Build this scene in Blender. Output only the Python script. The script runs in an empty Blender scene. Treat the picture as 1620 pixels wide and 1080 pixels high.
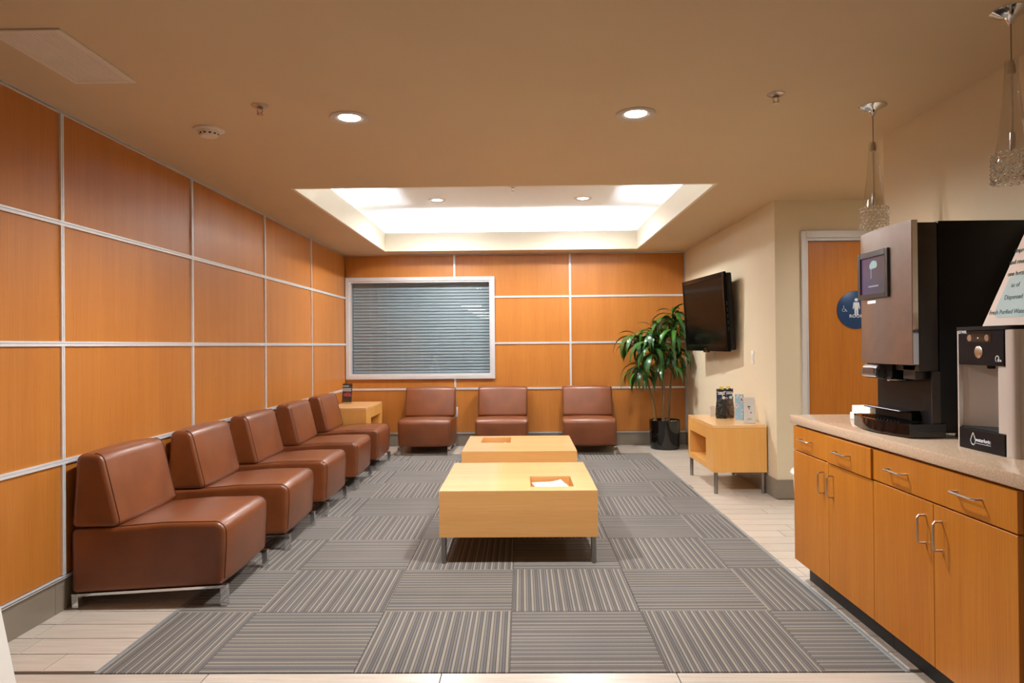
import bpy, bmesh, math, random
from mathutils import Matrix, Vector
random.seed(11)
scene = bpy.context.scene
C = scene.collection
PI = math.pi

# ------------------------------------------------------------------ camera
H = 1.2708
FPX = 1081.5
yaw, pitch, roll = -0.01414, 0.00521, -0.00890
fw = Vector((math.sin(yaw)*math.cos(pitch), math.cos(yaw)*math.cos(pitch), math.sin(pitch)))
rt = Vector((math.cos(yaw), -math.sin(yaw), 0))
up = rt.cross(fw)
r2 = math.cos(roll)*rt + math.sin(roll)*up
u2 = -math.sin(roll)*rt + math.cos(roll)*up
cam_data = bpy.data.cameras.new('camera')
cam_data.sensor_width = 36.0
cam_data.lens = FPX*36.0/1620.0
cam_data.clip_start = 0.05
cam = bpy.data.objects.new('camera', cam_data)
C.objects.link(cam)
cam.matrix_world = Matrix(((r2.x, u2.x, -fw.x, 0), (r2.y, u2.y, -fw.y, 0), (r2.z, u2.z, -fw.z, H), (0, 0, 0, 1)))
scene.camera = cam

# ------------------------------------------------------------------ world, exposure
world = bpy.data.worlds.new('world')
scene.world = world
world.use_nodes = True
world.node_tree.nodes['Background'].inputs[0].default_value = (0.75, 0.85, 1.0, 1)
world.node_tree.nodes['Background'].inputs[1].default_value = 0.6
scene.view_settings.view_transform = 'Standard'
scene.view_settings.look = 'None'
scene.view_settings.gamma = 1
scene.view_settings.use_curve_mapping = False
scene.view_settings.exposure = 0.12

DOWNLIGHT = 150.0     # watts of each round downlight
TRAYLIGHT = 155.0     # watts of the two downlights inside the tray
COVE = 215.0           # fluorescent tubes hidden in the ceiling tray
TROFFER = 9.0        # ceiling panels of the lobby behind the camera

# ------------------------------------------------------------------ materials
def lin(c):
    return tuple(((v/255.0)/12.92 if v/255.0 <= 0.04045 else ((v/255.0+0.055)/1.055)**2.4) for v in c)
class NT:
    def __init__(s, name):
        s.m = bpy.data.materials.new(name); s.m.use_nodes = True
        s.t = s.m.node_tree; s.b = s.t.nodes['Principled BSDF']; s.out = s.t.nodes['Material Output']
    def n(s, typ, **kw):
        o = s.t.nodes.new(typ)
        for k, v in kw.items(): setattr(o, k, v)
        return o
    def l(s, a, b): s.t.links.new(a, b)
    def math(s, op, a, b=None, c=None):
        o = s.n('ShaderNodeMath', operation=op)
        for i, v in enumerate((a, b, c)):
            if v is None: continue
            if isinstance(v, (int, float)): o.inputs[i].default_value = v
            else: s.l(v, o.inputs[i])
        return o.outputs[0]
    def pos(s, scale=(1, 1, 1), obj=False):
        if obj:
            src = s.n('ShaderNodeTexCoord').outputs['Object']
        else:
            src = s.n('ShaderNodeNewGeometry').outputs['Position']
        mp = s.n('ShaderNodeMapping'); mp.inputs['Scale'].default_value = scale
        s.l(src, mp.inputs['Vector']); return mp.outputs[0]
    def noise(s, vec, scale=1, detail=3, rough=.5):
        o = s.n('ShaderNodeTexNoise'); o.inputs['Scale'].default_value = scale
        o.inputs['Detail'].default_value = detail; o.inputs['Roughness'].default_value = rough
        s.l(vec, o.inputs['Vector']); return o.outputs['Fac']
    def ramp(s, fac, stops, interp='LINEAR'):
        o = s.n('ShaderNodeValToRGB'); o.color_ramp.interpolation = interp
        e = o.color_ramp.elements
        while len(e) < len(stops): e.new(0.5)
        for q, (p, c) in zip(e, stops):
            q.position = p; q.color = (*c, 1)
        s.l(fac, o.inputs[0]); return o.outputs[0]
    def mix(s, fac, a, b, mode='MIX'):
        o = s.n('ShaderNodeMix', data_type='RGBA', blend_type=mode)
        for i, v in ((0, fac), (6, a), (7, b)):
            if isinstance(v, (int, float)): o.inputs[i].default_value = v
            elif isinstance(v, tuple): o.inputs[i].default_value = (*v, 1)
            else: s.l(v, o.inputs[i])
        return o.outputs[2]
    def bump(s, h, strength=.1, dist=.01):
        o = s.n('ShaderNodeBump'); o.inputs['Strength'].default_value = strength
        o.inputs['Distance'].default_value = dist
        s.l(h, o.inputs['Height']); s.l(o.outputs[0], s.b.inputs['Normal'])
    def set(s, **kw):
        for k, v in kw.items(): s.b.inputs[k.replace('_', ' ')].default_value = v
        return s

def plain(name, rgb, rough=.5, metal=0., var=.06, vscale=9., bump=0., bscale=200., coat=0., spec=.5):
    k = NT(name); c = lin(rgb)
    p = k.pos(obj=True)
    f = k.noise(p, vscale, 4)
    a = tuple(max(0, v*(1-var)) for v in c); b = tuple(min(1, v*(1+var)) for v in c)
    k.l(k.ramp(f, [(.3, a), (.7, b)]), k.b.inputs['Base Color'])
    k.set(Roughness=rough, Metallic=metal, Coat_Weight=coat)
    k.b.inputs['Specular IOR Level'].default_value = spec
    if bump: k.bump(k.noise(p, bscale, 3), bump, .004)
    return k.m

def wood(name, rgb, rgb2, axis='z', rough=.42, obj=False, coat=.0, contrast=1.0):
    k = NT(name)
    st = {'x': (1.2, 60, 60), 'y': (60, 1.2, 60), 'z': (60, 60, 1.2)}[axis]
    st2 = {'x': (.35, 5, 5), 'y': (5, .35, 5), 'z': (5, 5, .35)}[axis]
    f1 = k.noise(k.pos(st, obj), 3.0, 5, .65)
    f2 = k.noise(k.pos(st2, obj), 1.6, 3, .5)
    f = k.math('ADD', k.math('MULTIPLY', f1, .6), k.math('MULTIPLY', f2, .4))
    d = .16/contrast
    k.l(k.ramp(f, [(.5-d, lin(rgb2)), (.5+d, lin(rgb))]), k.b.inputs['Base Color'])
    k.set(Roughness=rough, Coat_Weight=coat, Coat_Roughness=.15)
    k.bump(f1, .03, .002)
    return k.m

def emis(name, rgb, s, base=.9):
    k = NT(name)
    k.b.inputs['Base Color'].default_value = (base, base, base, 1)
    k.b.inputs['Emission Color'].default_value = (*lin(rgb), 1)
    k.b.inputs['Emission Strength'].default_value = s
    return k.m

def glassy(name, tint, rough=.02, ior=1.5):
    # thin pane: tinted see-through with a Fresnel mirror on top
    k = NT(name)
    tr = k.n('ShaderNodeBsdfTransparent'); tr.inputs[0].default_value = (*tint, 1)
    gl = k.n('ShaderNodeBsdfGlossy'); gl.inputs['Roughness'].default_value = rough
    lw = k.n('ShaderNodeLayerWeight'); lw.inputs[0].default_value = .5
    f0 = ((ior-1)/(ior+1))**2
    fr = k.math('MULTIPLY_ADD', k.math('POWER', lw.outputs['Facing'], 5.0), 1-f0, f0)     # Schlick
    mx = k.n('ShaderNodeMixShader')
    k.l(fr, mx.inputs[0]); k.l(tr.outputs[0], mx.inputs[1]); k.l(gl.outputs[0], mx.inputs[2])
    k.l(mx.outputs[0], k.out.inputs[0])
    return k.m

def carpet(name, axis):
    # narrow stripes running along one axis of the tile
    k = NT(name)
    sep = k.n('ShaderNodeSeparateXYZ'); k.l(k.n('ShaderNodeNewGeometry').outputs['Position'], sep.inputs[0])
    a = sep.outputs['Y'] if axis == 'x' else sep.outputs['X']
    cell = k.math('FLOOR', k.math('MULTIPLY', a, 1/.0375))
    fr = k.math('FRACT', k.math('MULTIPLY', a, 1/.0375))
    beige, taupe, dark, blue, mid = lin((158, 151, 140)), lin((134, 128, 121)), lin((96, 93, 90)), lin((96, 99, 107)), lin((120, 115, 109))
    s1 = k.ramp(fr, [(0, beige), (.27, dark), (.36, taupe), (.56, blue), (.72, mid), (.86, dark)], 'CONSTANT')
    s2 = k.ramp(fr, [(0, taupe), (.18, blue), (.34, beige), (.58, dark), (.66, mid), (.88, blue)], 'CONSTANT')
    wn = k.n('ShaderNodeTexWhiteNoise', noise_dimensions='1D'); k.l(cell, wn.inputs['W'])
    c = k.mix(k.math('GREATER_THAN', wn.outputs['Value'], .62), s1, s2)
    st = (14, 700, 1) if axis == 'x' else (700, 14, 1)
    streak = k.noise(k.pos(st), 1, 2)
    fine = k.noise(k.pos((330, 330, 1)), 1, 2)
    big = k.noise(k.pos((1.3, 1.3, 1)), 1, 3)
    c = k.mix(.55, c, k.ramp(fine, [(.3, (.5, .5, .5)), (.7, (1.35, 1.35, 1.35))]), 'MULTIPLY')
    c = k.mix(.5, c, k.ramp(big, [(.3, (.78, .78, .78)), (.7, (1.15, 1.15, 1.15))]), 'MULTIPLY')
    k.l(c, k.b.inputs['Base Color'])
    k.set(Roughness=.95); k.b.inputs['Specular IOR Level'].default_value = .1
    k.bump(k.math('ADD', streak, fine), .5, .004)
    return k.m

def stone(name):
    k = NT(name); p = k.pos()
    f = k.noise(p, 260, 2, .6); g = k.noise(p, 520, 2, .6)
    c = k.ramp(f, [(.34, lin((182, 154, 128))), (.5, lin((202, 177, 152))), (.66, lin((218, 197, 174)))])
    c = k.mix(k.math('GREATER_THAN', g, .66), c, lin((140, 112, 92)))
    k.l(c, k.b.inputs['Base Color']); k.set(Roughness=.16)
    return k.m

def plank_mat(name):
    k = NT(name)
    inf = k.n('ShaderNodeObjectInfo')
    f = k.noise(k.pos((2.5, 60, 60)), 1.5, 4, .6)
    c = k.ramp(f, [(.3, lin((192, 181, 168))), (.7, lin((216, 206, 194)))])
    v = k.math('MULTIPLY_ADD', inf.outputs['Random'], .12, .94)
    hs = k.n('ShaderNodeHueSaturation'); k.l(v, hs.inputs['Value']); k.l(c, hs.inputs['Color'])
    k.l(hs.outputs[0], k.b.inputs['Base Color']); k.set(Roughness=.28)
    k.bump(f, .04, .002)
    return k.m

def leather(name):
    k = NT(name); p = k.pos(obj=True)
    f = k.noise(p, 5, 4); g = k.n('ShaderNodeTexVoronoi'); g.inputs['Scale'].default_value = 240; k.l(p, g.inputs['Vector'])
    k.l(k.ramp(f, [(.3, lin((108, 56, 24))), (.7, lin((126, 68, 32)))]), k.b.inputs['Base Color'])
    k.set(Roughness=.4, Coat_Weight=.3, Coat_Roughness=.28)
    h = k.math('ADD', k.math('MULTIPLY', g.outputs['Distance'], .25), k.math('MULTIPLY', k.noise(p, 14, 3), .9))
    k.bump(h, .16, .006)
    return k.m

M = {}
M['paint'] = plain('wall_paint', (222, 209, 180), .6, var=.015, vscale=2, bump=.03, bscale=260)
M['ceil'] = plain('ceiling_paint', (212, 188, 152), .7, var=.015, vscale=2, bump=.03, bscale=260)
M['tray'] = plain('tray_white_paint', (240, 238, 232), .6, var=.01, vscale=2)
M['lip'] = plain('tray_cream_paint', (238, 229, 208), .6, var=.01, vscale=2)
M['panel'] = wood('wall_panel_veneer', (188, 121, 52), (168, 101, 36), 'z', .38)
M['cab'] = wood('cabinet_veneer', (192, 122, 32), (166, 96, 18), 'z', .36)
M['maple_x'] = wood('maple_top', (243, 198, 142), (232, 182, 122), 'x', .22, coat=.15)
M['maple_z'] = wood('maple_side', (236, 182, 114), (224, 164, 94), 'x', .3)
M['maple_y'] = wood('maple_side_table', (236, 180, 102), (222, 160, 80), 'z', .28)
M['door'] = wood('door_veneer', (200, 126, 42), (174, 102, 28), 'z', .35)
M['alu'] = plain('brushed_aluminium', (226, 229, 233), .4, .35, .03, 40)
M['frame'] = plain('window_frame_silver', (222, 223, 226), .4, .35, .02, 10)
M['white_metal'] = plain('white_enamel', (214, 214, 214), .4, .1, .02)
M['chrome'] = plain('chrome', (220, 222, 225), .1, 1., .02)
M['steel'] = plain('satin_steel', (150, 146, 142), .3, 1., .05, 30)
M['nickel'] = plain('brushed_nickel', (200, 190, 178), .3, 1., .04, 30)
M['carpet_h'] = carpet('carpet_cross_stripes', 'x')
M['carpet_v'] = carpet('carpet_long_stripes', 'y')
M['plank'] = plank_mat('wood_look_tile')
M['grout'] = plain('dark_grout', (92, 85, 78), .9)
M['base'] = plain('grey_base_tile', (134, 124, 110), .35, 0, .05, 6)
M['stone'] = stone('speckled_quartz')
M['leather'] = leather('brown_leather')
M['seam'] = plain('dark_stitching', (70, 32, 16), .5)
M['ring'] = plain('downlight_trim', (206, 196, 184), .45, .1, .02)
M['black'] = plain('black_plastic', (12, 11, 12), .4, var=.1, spec=.25)
M['black_gloss'] = plain('black_gloss', (8, 8, 9), .08, var=.1, coat=.5)
M['screen'] = plain('dark_screen_glass', (9, 8, 8), .15, var=.05)
M['screen'].node_tree.nodes['Principled BSDF'].inputs['IOR'].default_value = 1.11
M['tv_black'] = plain('television_black', (10, 9, 9), .2, var=.05)
M['tv_black'].node_tree.nodes['Principled BSDF'].inputs['IOR'].default_value = 1.16
M['edge'] = plain('carpet_edge_metal', (158, 162, 164), .4, .3, .04, 40)
M['dark_panel'] = plain('dark_bronze_panel', (52, 45, 42), .35, .2, .05)
M['machine_door'] = plain('brushed_steel_door', (150, 138, 132), .33, .9, .05, 20)
M['soil'] = plain('potting_soil', (60, 48, 38), .95, var=.4, vscale=60, bump=.6, bscale=80)
M['white'] = plain('white_plastic', (236, 235, 231), .4, var=.01)
M['offwhite'] = plain('ceiling_device_plastic', (225, 212, 196), .5, var=.02)
M['paper'] = plain('white_paper', (240, 238, 235), .6, var=.02)
M['toe'] = plain('black_toe_kick', (12, 11, 11), .5)
M['void'] = plain('dark_room', (70, 74, 78), .9)
M['slat'] = plain('grey_blind_slat', (146, 156, 162), .45, var=.02)
M['hole'] = plain('dark_slot', (20, 18, 16), .8)
M['navy'] = plain('navy_sign_plastic', (12, 62, 110), .4, var=.03)
M['sign_white'] = plain('sign_white_print', (226, 232, 238), .5, var=.01)
M['downlight'] = emis('downlight_lens', (250, 250, 255), 30)
M['tube'] = emis('fluorescent_tube', (222, 236, 255), COVE)
M['troffer'] = emis('troffer_diffuser', (255, 246, 235), TROFFER)
M['pane'] = glassy('window_glass', (.93, .96, .97), .01, 1.62)
def clear_glass(name, rough=0.0):
    k = NT(name)
    k.b.inputs['Base Color'].default_value = (1, 1, 1, 1)
    k.set(Roughness=rough, IOR=1.45); k.b.inputs['Transmission Weight'].default_value = 1
    return k.m
M['clear'] = glassy('clear_thin_glass', (.97, .975, .975), .02, 1.5)
M['crystal'] = clear_glass('crystal_glass')

# ------------------------------------------------------------------ mesh builder
class MB:
    def __init__(s): s.v = []; s.f = []
    def add(s, vs, fs):
        o = len(s.v); s.v += [tuple(v) for v in vs]; s.f += [tuple(i+o for i in f) for f in fs]; return s
    def box(s, x0, x1, y0, y1, z0, z1, bev=0, seg=2):
        if bev <= 0:
            v = [(x, y, z) for z in (z0, z1) for y in (y0, y1) for x in (x0, x1)]
            return s.add(v, [(0, 2, 3, 1), (4, 5, 7, 6), (0, 1, 5, 4), (2, 6, 7, 3), (0, 4, 6, 2), (1, 3, 7, 5)])
        bm = bmesh.new(); bmesh.ops.create_cube(bm, size=1)
        for v in bm.verts:
            v.co = Vector(((x0+x1)/2+v.co.x*(x1-x0), (y0+y1)/2+v.co.y*(y1-y0), (z0+z1)/2+v.co.z*(z1-z0)))
        bmesh.ops.bevel(bm, geom=list(bm.edges), offset=bev, segments=seg, profile=.5, affect='EDGES')
        return s.bm(bm)
    def bm(s, bm):
        bm.verts.index_update()
        s.add([v.co[:] for v in bm.verts], [[v.index for v in f.verts] for f in bm.faces]); bm.free(); return s
    def prism(s, poly, axis, a, b):
        # poly: 2-D outline in the other two axes (in x,y,z order)
        n = len(poly)
        def P(p, t):
            return {'x': (t, p[0], p[1]), 'y': (p[0], t, p[1]), 'z': (p[0], p[1], t)}[axis]
        vs = [P(p, a) for p in poly]+[P(p, b) for p in poly]
        fs = [tuple(range(n))[::-1], tuple(range(n, 2*n))]+[(i, (i+1) % n, n+(i+1) % n, n+i) for i in range(n)]
        return s.add(vs, fs)
    def lathe(s, prof, c=(0, 0, 0), seg=24, axis='z', close=False):
        vs = []; fs = []; n = len(prof)
        for i in range(seg):
            t = 2*PI*i/seg
            for r, h in prof:
                p = {'z': (r*math.cos(t), r*math.sin(t), h), 'y': (r*math.cos(t), h, r*math.sin(t)), 'x': (h, r*math.cos(t), r*math.sin(t))}[axis]
                vs.append((c[0]+p[0], c[1]+p[1], c[2]+p[2]))
        for i in range(seg):
            j = (i+1) % seg
            for k in range(n-1):
                fs.append((i*n+k, j*n+k, j*n+k+1, i*n+k+1))
            if close: fs.append((i*n+n-1, j*n+n-1, j*n, i*n))
        return s.add(vs, fs)
    def tube(s, pts, r, seg=8, cap=True):
        pts = [Vector(p) for p in pts]; rs = r if isinstance(r, (list, tuple)) else [r]*len(pts)
        vs = []; fs = []; up0 = None
        for i, p in enumerate(pts):
            d = (pts[min(i+1, len(pts)-1)]-pts[max(i-1, 0)]).normalized()
            if up0 is None:
                up0 = Vector((0, 0, 1)) if abs(d.z) < .9 else Vector((1, 0, 0))
            a = d.cross(up0).normalized(); b = d.cross(a).normalized(); up0 = a.cross(d)
            for k in range(seg):
                t = 2*PI*k/seg; vs.append(p+rs[i]*(a*math.cos(t)+b*math.sin(t)))
        for i in range(len(pts)-1):
            for k in range(seg):
                fs.append((i*seg+k, i*seg+(k+1) % seg, (i+1)*seg+(k+1) % seg, (i+1)*seg+k))
        if cap:
            fs.append(tuple(range(seg))); fs.append(tuple(range((len(pts)-1)*seg, len(pts)*seg)))
        return s.add(vs, fs)
    def mesh(s, name, smooth=35):
        me = bpy.data.meshes.new(name); me.from_pydata(s.v, [], s.f); me.validate()
        bm = bmesh.new(); bm.from_mesh(me); bmesh.ops.recalc_face_normals(bm, faces=bm.faces); bm.to_mesh(me); bm.free()
        if smooth:
            me.shade_smooth(); me.set_sharp_from_angle(angle=math.radians(smooth))
        return me
    def build(s, name, mat, parent=None, smooth=35, **kw):
        return link(name, s.mesh(name, smooth), mat, parent, **kw)

def link(name, me, mat, parent=None, label=None, cat=None, group=None, kind=None, loc=None):
    o = bpy.data.objects.new(name, me); C.objects.link(o)
    if mat is not None and not me.materials: me.materials.append(mat)
    if parent is not None: o.parent = parent
    if loc is not None: o.location = loc
    return tag(o, label, cat, group, kind)
def tag(o, label=None, cat=None, group=None, kind=None):
    if label: o['label'] = label
    if cat: o['category'] = cat
    if group: o['group'] = group
    if kind: o['kind'] = kind
    return o
def thing(name, loc, label, cat, group=None, rz=0):
    o = bpy.data.objects.new(name, None); C.objects.link(o)
    o.location = loc; o.rotation_euler = (0, 0, rz); o.empty_display_size = .1
    return tag(o, label, cat, group)
def copy_tree(o, parent=None):
    c = o.copy(); C.objects.link(c)
    if parent is not None: c.parent = parent
    for ch in list(o.children): copy_tree(ch, c)
    return c
def B(*a, **k): return MB().box(*a, **k)
def text_mesh(txt, size, extr=.0006, align='CENTER', shear=0, bold=0.0, space=1.0):
    cu = bpy.data.curves.new('lettering', 'FONT'); cu.body = txt; cu.size = size; cu.extrude = extr
    cu.align_x = align; cu.shear = shear; cu.offset = bold; cu.resolution_u = 3; cu.space_character = space
    o = bpy.data.objects.new('lettering', cu); C.objects.link(o)
    dg = bpy.context.evaluated_depsgraph_get()
    me = bpy.data.meshes.new_from_object(o.evaluated_get(dg))
    bpy.data.objects.remove(o); bpy.data.curves.remove(cu)
    return me
def face_minus_x(o, x, y, z):      # text readable from -X: its right runs towards -Y
    o.matrix_local = Matrix(((0, 0, -1, x), (-1, 0, 0, y), (0, 1, 0, z), (0, 0, 0, 1)))
def face_minus_y(o, x, y, z):
    o.matrix_local = Matrix(((1, 0, 0, x), (0, 0, -1, y), (0, 1, 0, z), (0, 0, 0, 1)))
def round_poly(pts, seg=4):
    # pts: (x, y, radius) -> list of 2-D points
    out = []; n = len(pts)
    for i, (x, y, r) in enumerate(pts):
        p = Vector((x, y))
        if r <= 0: out.append((x, y)); continue
        a = (Vector(pts[i-1][:2])-p); b = (Vector(pts[(i+1) % n][:2])-p)
        an, bn = a.normalized(), b.normalized()
        ang = an.angle(bn); d = min(r/math.tan(ang/2), a.length*.48, b.length*.48); r = d*math.tan(ang/2)
        c = p+(an+bn).normalized()*(r/math.sin(ang/2))
        s, e = p+an*d-c, p+bn*d-c
        t0 = math.atan2(s.y, s.x); t1 = math.atan2(e.y, e.x); dt = (t1-t0+PI) % (2*PI)-PI
        for k in range(seg+1):
            t = t0+dt*k/seg; out.append((c.x+r*math.cos(t), c.y+r*math.sin(t)))
    return out
def inset(poly, e):
    n = len(poly); area = sum(poly[i-1][0]*poly[i][1]-poly[i][0]*poly[i-1][1] for i in range(n)); sg = 1 if area > 0 else -1
    out = []
    for i in range(n):
        a = Vector(poly[i])-Vector(poly[i-1]); b = Vector(poly[(i+1) % n])-Vector(poly[i])
        if a.length < 1e-7: a = b
        if b.length < 1e-7: b = a
        t = (a.normalized()+b.normalized()).normalized(); nn = Vector((-t.y, t.x))*sg
        out.append((poly[i][0]+nn.x*e, poly[i][1]+nn.y*e))
    return out
def cushion(poly, W, bulge=.008, rnd=.02):
    # loft a (depth, height) outline across the width with soft ends
    secs = [(-W, rnd), (-W+rnd*.12, rnd*.52), (-W+rnd*.45, rnd*.16), (-W+rnd, 0), (-W*.5, -bulge*.75), (0, -bulge), (W*.5, -bulge*.75), (W-rnd, 0), (W-rnd*.45, rnd*.16), (W-rnd*.12, rnd*.52), (W, rnd)]
    m = MB(); n = len(poly); vs = []; fs = []
    for w, e in secs:
        for p in inset(poly, e): vs.append((p[0], w, p[1]))
    for k in range(len(secs)-1):
        for i in range(n): fs.append((k*n+i, k*n+(i+1) % n, (k+1)*n+(i+1) % n, (k+1)*n+i))
    for k in (0, len(secs)-1):
        ring_ = vs[k*n:(k+1)*n]; q = len(vs)
        lo = [min(v[a] for v in ring_) for a in (0, 2)]; hi = [max(v[a] for v in ring_) for a in (0, 2)]
        c = ((lo[0]+hi[0])/2, secs[k][0], (lo[1]+hi[1])/2)
        vs += [tuple(c[a]+(v[a]-c[a])*.93 for a in range(3)) for v in ring_]; vs.append(c)
        for i in range(n):
            j = (i+1) % n; fs += [(k*n+i, k*n+j, q+j, q+i), (q+i, q+j, q+n)]
    return m.add(vs, fs)

# ================================================================== the room
XL, XR, YB, ZC = -2.25, 2.07, 8.66, 2.43
YF = -13.8
BASE = .165
ROWS = [BASE, .724, 1.296, 1.882, ZC]

# floor ------------------------------------------------------------
floor = MB().box(XL-.2, 3.6, YF, YB+.2, -.15, -.012).build('floor', M['grout'], kind='structure', smooth=0)
unit = B(-.5, .5, -.5, .5, -.5, .5).mesh('floor_tile', 0); unit.materials.append(M['plank'])
CX0, CX1, CY0, CY1 = -1.665, 1.465, 2.656, 7.96
PITCH, PLEN = .1524, .908
k0 = -9
for k in range(k0, 40):
    y0 = 2.677+k*PITCH; y1 = min(y0+PITCH, YB)
    if y0 > YB-.02: break
    off = {-1: -.322, 0: -1.905+PLEN, 3: -2.145, 12: 1.72, 17: 1.938}.get(k, random.choice((0, .3, .6))+random.uniform(-.04, .04))
    xe = 3.4 if 3.9 < (y0+y1)/2 < 5.6 else (XR if y0 > 3.7 else 1.62)
    j = off-PLEN*8
    while j < xe:
        a, b = max(j, XL), min(j+PLEN, xe)
        j += PLEN
        if b-a < .02: continue
        segs = [(a, b, y0, y1)]
        if y1 > CY0+.03 and y0 < CY1-.03:
            segs = [(a, min(b, CX0-.022), y0, y1), (max(a, CX1+.022), b, y0, y1)]
        for sa, sb, s0, s1 in segs:
            if sb-sa < .015: continue
            if s0 < CY0 < s1: s1 = CY0-.001
            if s0 < CY1 < s1 and sa < CX1 and sb > CX0: s0 = CY1+.002
            o = bpy.data.objects.new('floor_tile', unit); C.objects.link(o); o.parent = floor
            o.location = ((sa+sb)/2, (s0+s1)/2, -.006); o.scale = (sb-sa-.004, s1-s0-.005, .012)
# lobby behind the camera: same tile, drawn by the material
def lobby_floor():
    k = NT('lobby_tile')
    br = k.n('ShaderNodeTexBrick'); br.inputs['Scale'].default_value = 1
    br.inputs['Brick Width'].default_value = PLEN; br.inputs['Row Height'].default_value = PITCH; br.inputs['Mortar Size'].default_value = .002
    br.inputs['Color1'].default_value = (*lin((186, 175, 162)), 1); br.inputs['Color2'].default_value = (*lin((200, 189, 176)), 1)
    br.inputs['Mortar'].default_value = (*lin((120, 112, 104)), 1)
    k.l(k.pos(), br.inputs['Vector']); k.l(br.outputs[0], k.b.inputs['Base Color']); k.set(Roughness=.28)
    return k.m
B(XL, XR, YF, 2.677+k0*PITCH, -.012, 0).build('lobby_floor', lobby_floor(), floor, smooth=0)

# carpet -----------------------------------------------------------
carpet_root = thing('carpet', (0, 0, 0), 'grey striped carpet tiles laid in a checkerboard across the seating area', 'carpet')
cx = [CX0]+[-.058+i*.61 for i in range(-2, 3)]+[CX1]
cy = [CY0]+[2.6545+j*.61 for j in range(1, 9)]+[CY1]
for i in range(len(cx)-1):
    for j in range(len(cy)-1):
        ci = i-3
        mat = M['carpet_h'] if (ci+j) % 2 == 0 else M['carpet_v']
        B(cx[i]+.0006, cx[i+1]-.0006, cy[j]+.0006, cy[j+1]-.0006, -.012, .003, .002, 1).build('carpet_tile', mat, carpet_root, smooth=0)
for x in (CX0-.021, CX1+.001):
    B(x, x+.02, CY0, CY1, -.012, .003, .001, 1).build('edge_strip', M['edge'], carpet_root, label='thin aluminium edging strip')

# walls ------------------------------------------------------------
PT = .014      # panel thickness
def strip(axis, a, b, z, wallpos, face, parent, vert=False, w=.024):
    """aluminium channel: two raised rails and a sunk web"""
    m = MB()
    for o0, o1, d in ((-w/2, -w/2+.009, .010), (-w/2+.009, w/2-.009, .005), (w/2-.009, w/2, .010)):
        if axis == 'Y' and not vert: m.box(wallpos, wallpos+face*(PT+d), a, b, z+o0, z+o1)
        if axis == 'Y' and vert: m.box(wallpos, wallpos+face*(PT+d), z+o0, z+o1, a, b)
        if axis == 'X' and not vert: m.box(a, b, wallpos+face*(PT+d), wallpos, z+o0, z+o1)
        if axis == 'X' and vert: m.box(z+o0, z+o1, wallpos+face*(PT+d), wallpos, a, b)
    return m.build('trim_strip', M['alu'], parent, smooth=0)
wl = B(XL-.12, XL, YF, YB+.2, -.012, ZC+.1).build('wall_left', M['panel'], kind='structure', smooth=0)
ycols = [-.658, .658, 1.974, 3.29, 4.606, 5.922, 7.238, YB-.016]
for i in range(len(ycols)-1):
    for r in range(4):
        B(XL, XL+PT, ycols[i]+.011, ycols[i+1]-.011, ROWS[r]+.011, ROWS[r+1]-.011, .002, 1).build('wood_panel', M['panel'], wl, smooth=0)
for z in ROWS[1:4]: strip('Y', ycols[0], YB-.016, z, XL, 1, wl)
strip('Y', ycols[0], YB-.016, BASE, XL, 1, wl, w=.014)
strip('Y', ycols[0], YB-.016, ZC-.008, XL, 1, wl, w=.014)
for y in ycols[:-1]:
    for r in range(4): strip('Y', ROWS[r]+.012, ROWS[r+1]-.012, y, XL, 1, wl, True, .022)

wb = MB()
WX0, WX1, WZ0, WZ1 = -2.226, -.338, .852, 2.14
wb.box(XL, WX0+.03, YB, YB+.12, -.012, ZC+.1).box(WX1-.03, XR+.15, YB, YB+.12, -.012, ZC+.1)
wb.box(WX0+.03, WX1-.03, YB, YB+.12, -.012, WZ0+.03).box(WX0+.03, WX1-.03, YB, YB+.12, WZ1-.03, ZC+.1)
wb = wb.build('wall_back', M['panel'], kind='structure', smooth=0)
xcols = [XL+.016, -.845, .617, XR-.008]
g = .011
def pnl(poly): MB().prism(poly, 'y', YB-PT, YB).build('wood_panel', M['panel'], wb, smooth=0)
for c in range(3):
    x0, x1 = xcols[c]+g, xcols[c+1]-g
    for r in range(4):
        z0, z1 = ROWS[r]+g, ROWS[r+1]-g
        if r == 0 or c == 2: pnl([(x0, z0), (x1, z0), (x1, z1), (x0, z1)])
        elif c == 0:
            if r == 1: pnl([(x0, z0), (x1, z0), (x1, WZ0), (x0, WZ0)])
            if r == 3: pnl([(x0, WZ1), (x1, WZ1), (x1, z1), (x0, z1)])
        elif c == 1:
            if r == 1: pnl([(x0, z0), (x1, z0), (x1, z1), (WX1, z1), (WX1, WZ0), (x0, WZ0)])
            if r == 2: pnl([(WX1, z0), (x1, z0), (x1, z1), (WX1, z1)])
            if r == 3: pnl([(WX1, z0), (x1, z0), (x1, z1), (x0, z1), (x0, WZ1), (WX1, WZ1)])
strip('X', XL+.016, XR, ROWS[1], YB, -1, wb)
for z in ROWS[2:4]: strip('X', WX1, XR, z, YB, -1, wb)
strip('X', XL+.016, XR, BASE, YB, -1, wb, w=.014); strip('X', XL+.016, XR, ZC-.008, YB, -1, wb, w=.014)
for r in range(4): strip('X', ROWS[r]+.012, ROWS[r+1]-.012, xcols[2], YB, -1, wb, True, .024)
strip('X', ROWS[0]+.012, ROWS[1]-.012, xcols[1], YB, -1, wb, True, .024)
strip('X', ROWS[1]+.012, WZ0, xcols[1], YB, -1, wb, True, .024); strip('X', WZ1, ZC-.016, xcols[1], YB, -1, wb, True, .024)
strip('X', BASE, ZC-.016, XR-.006, YB, -1, wb, True, .014)

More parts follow.
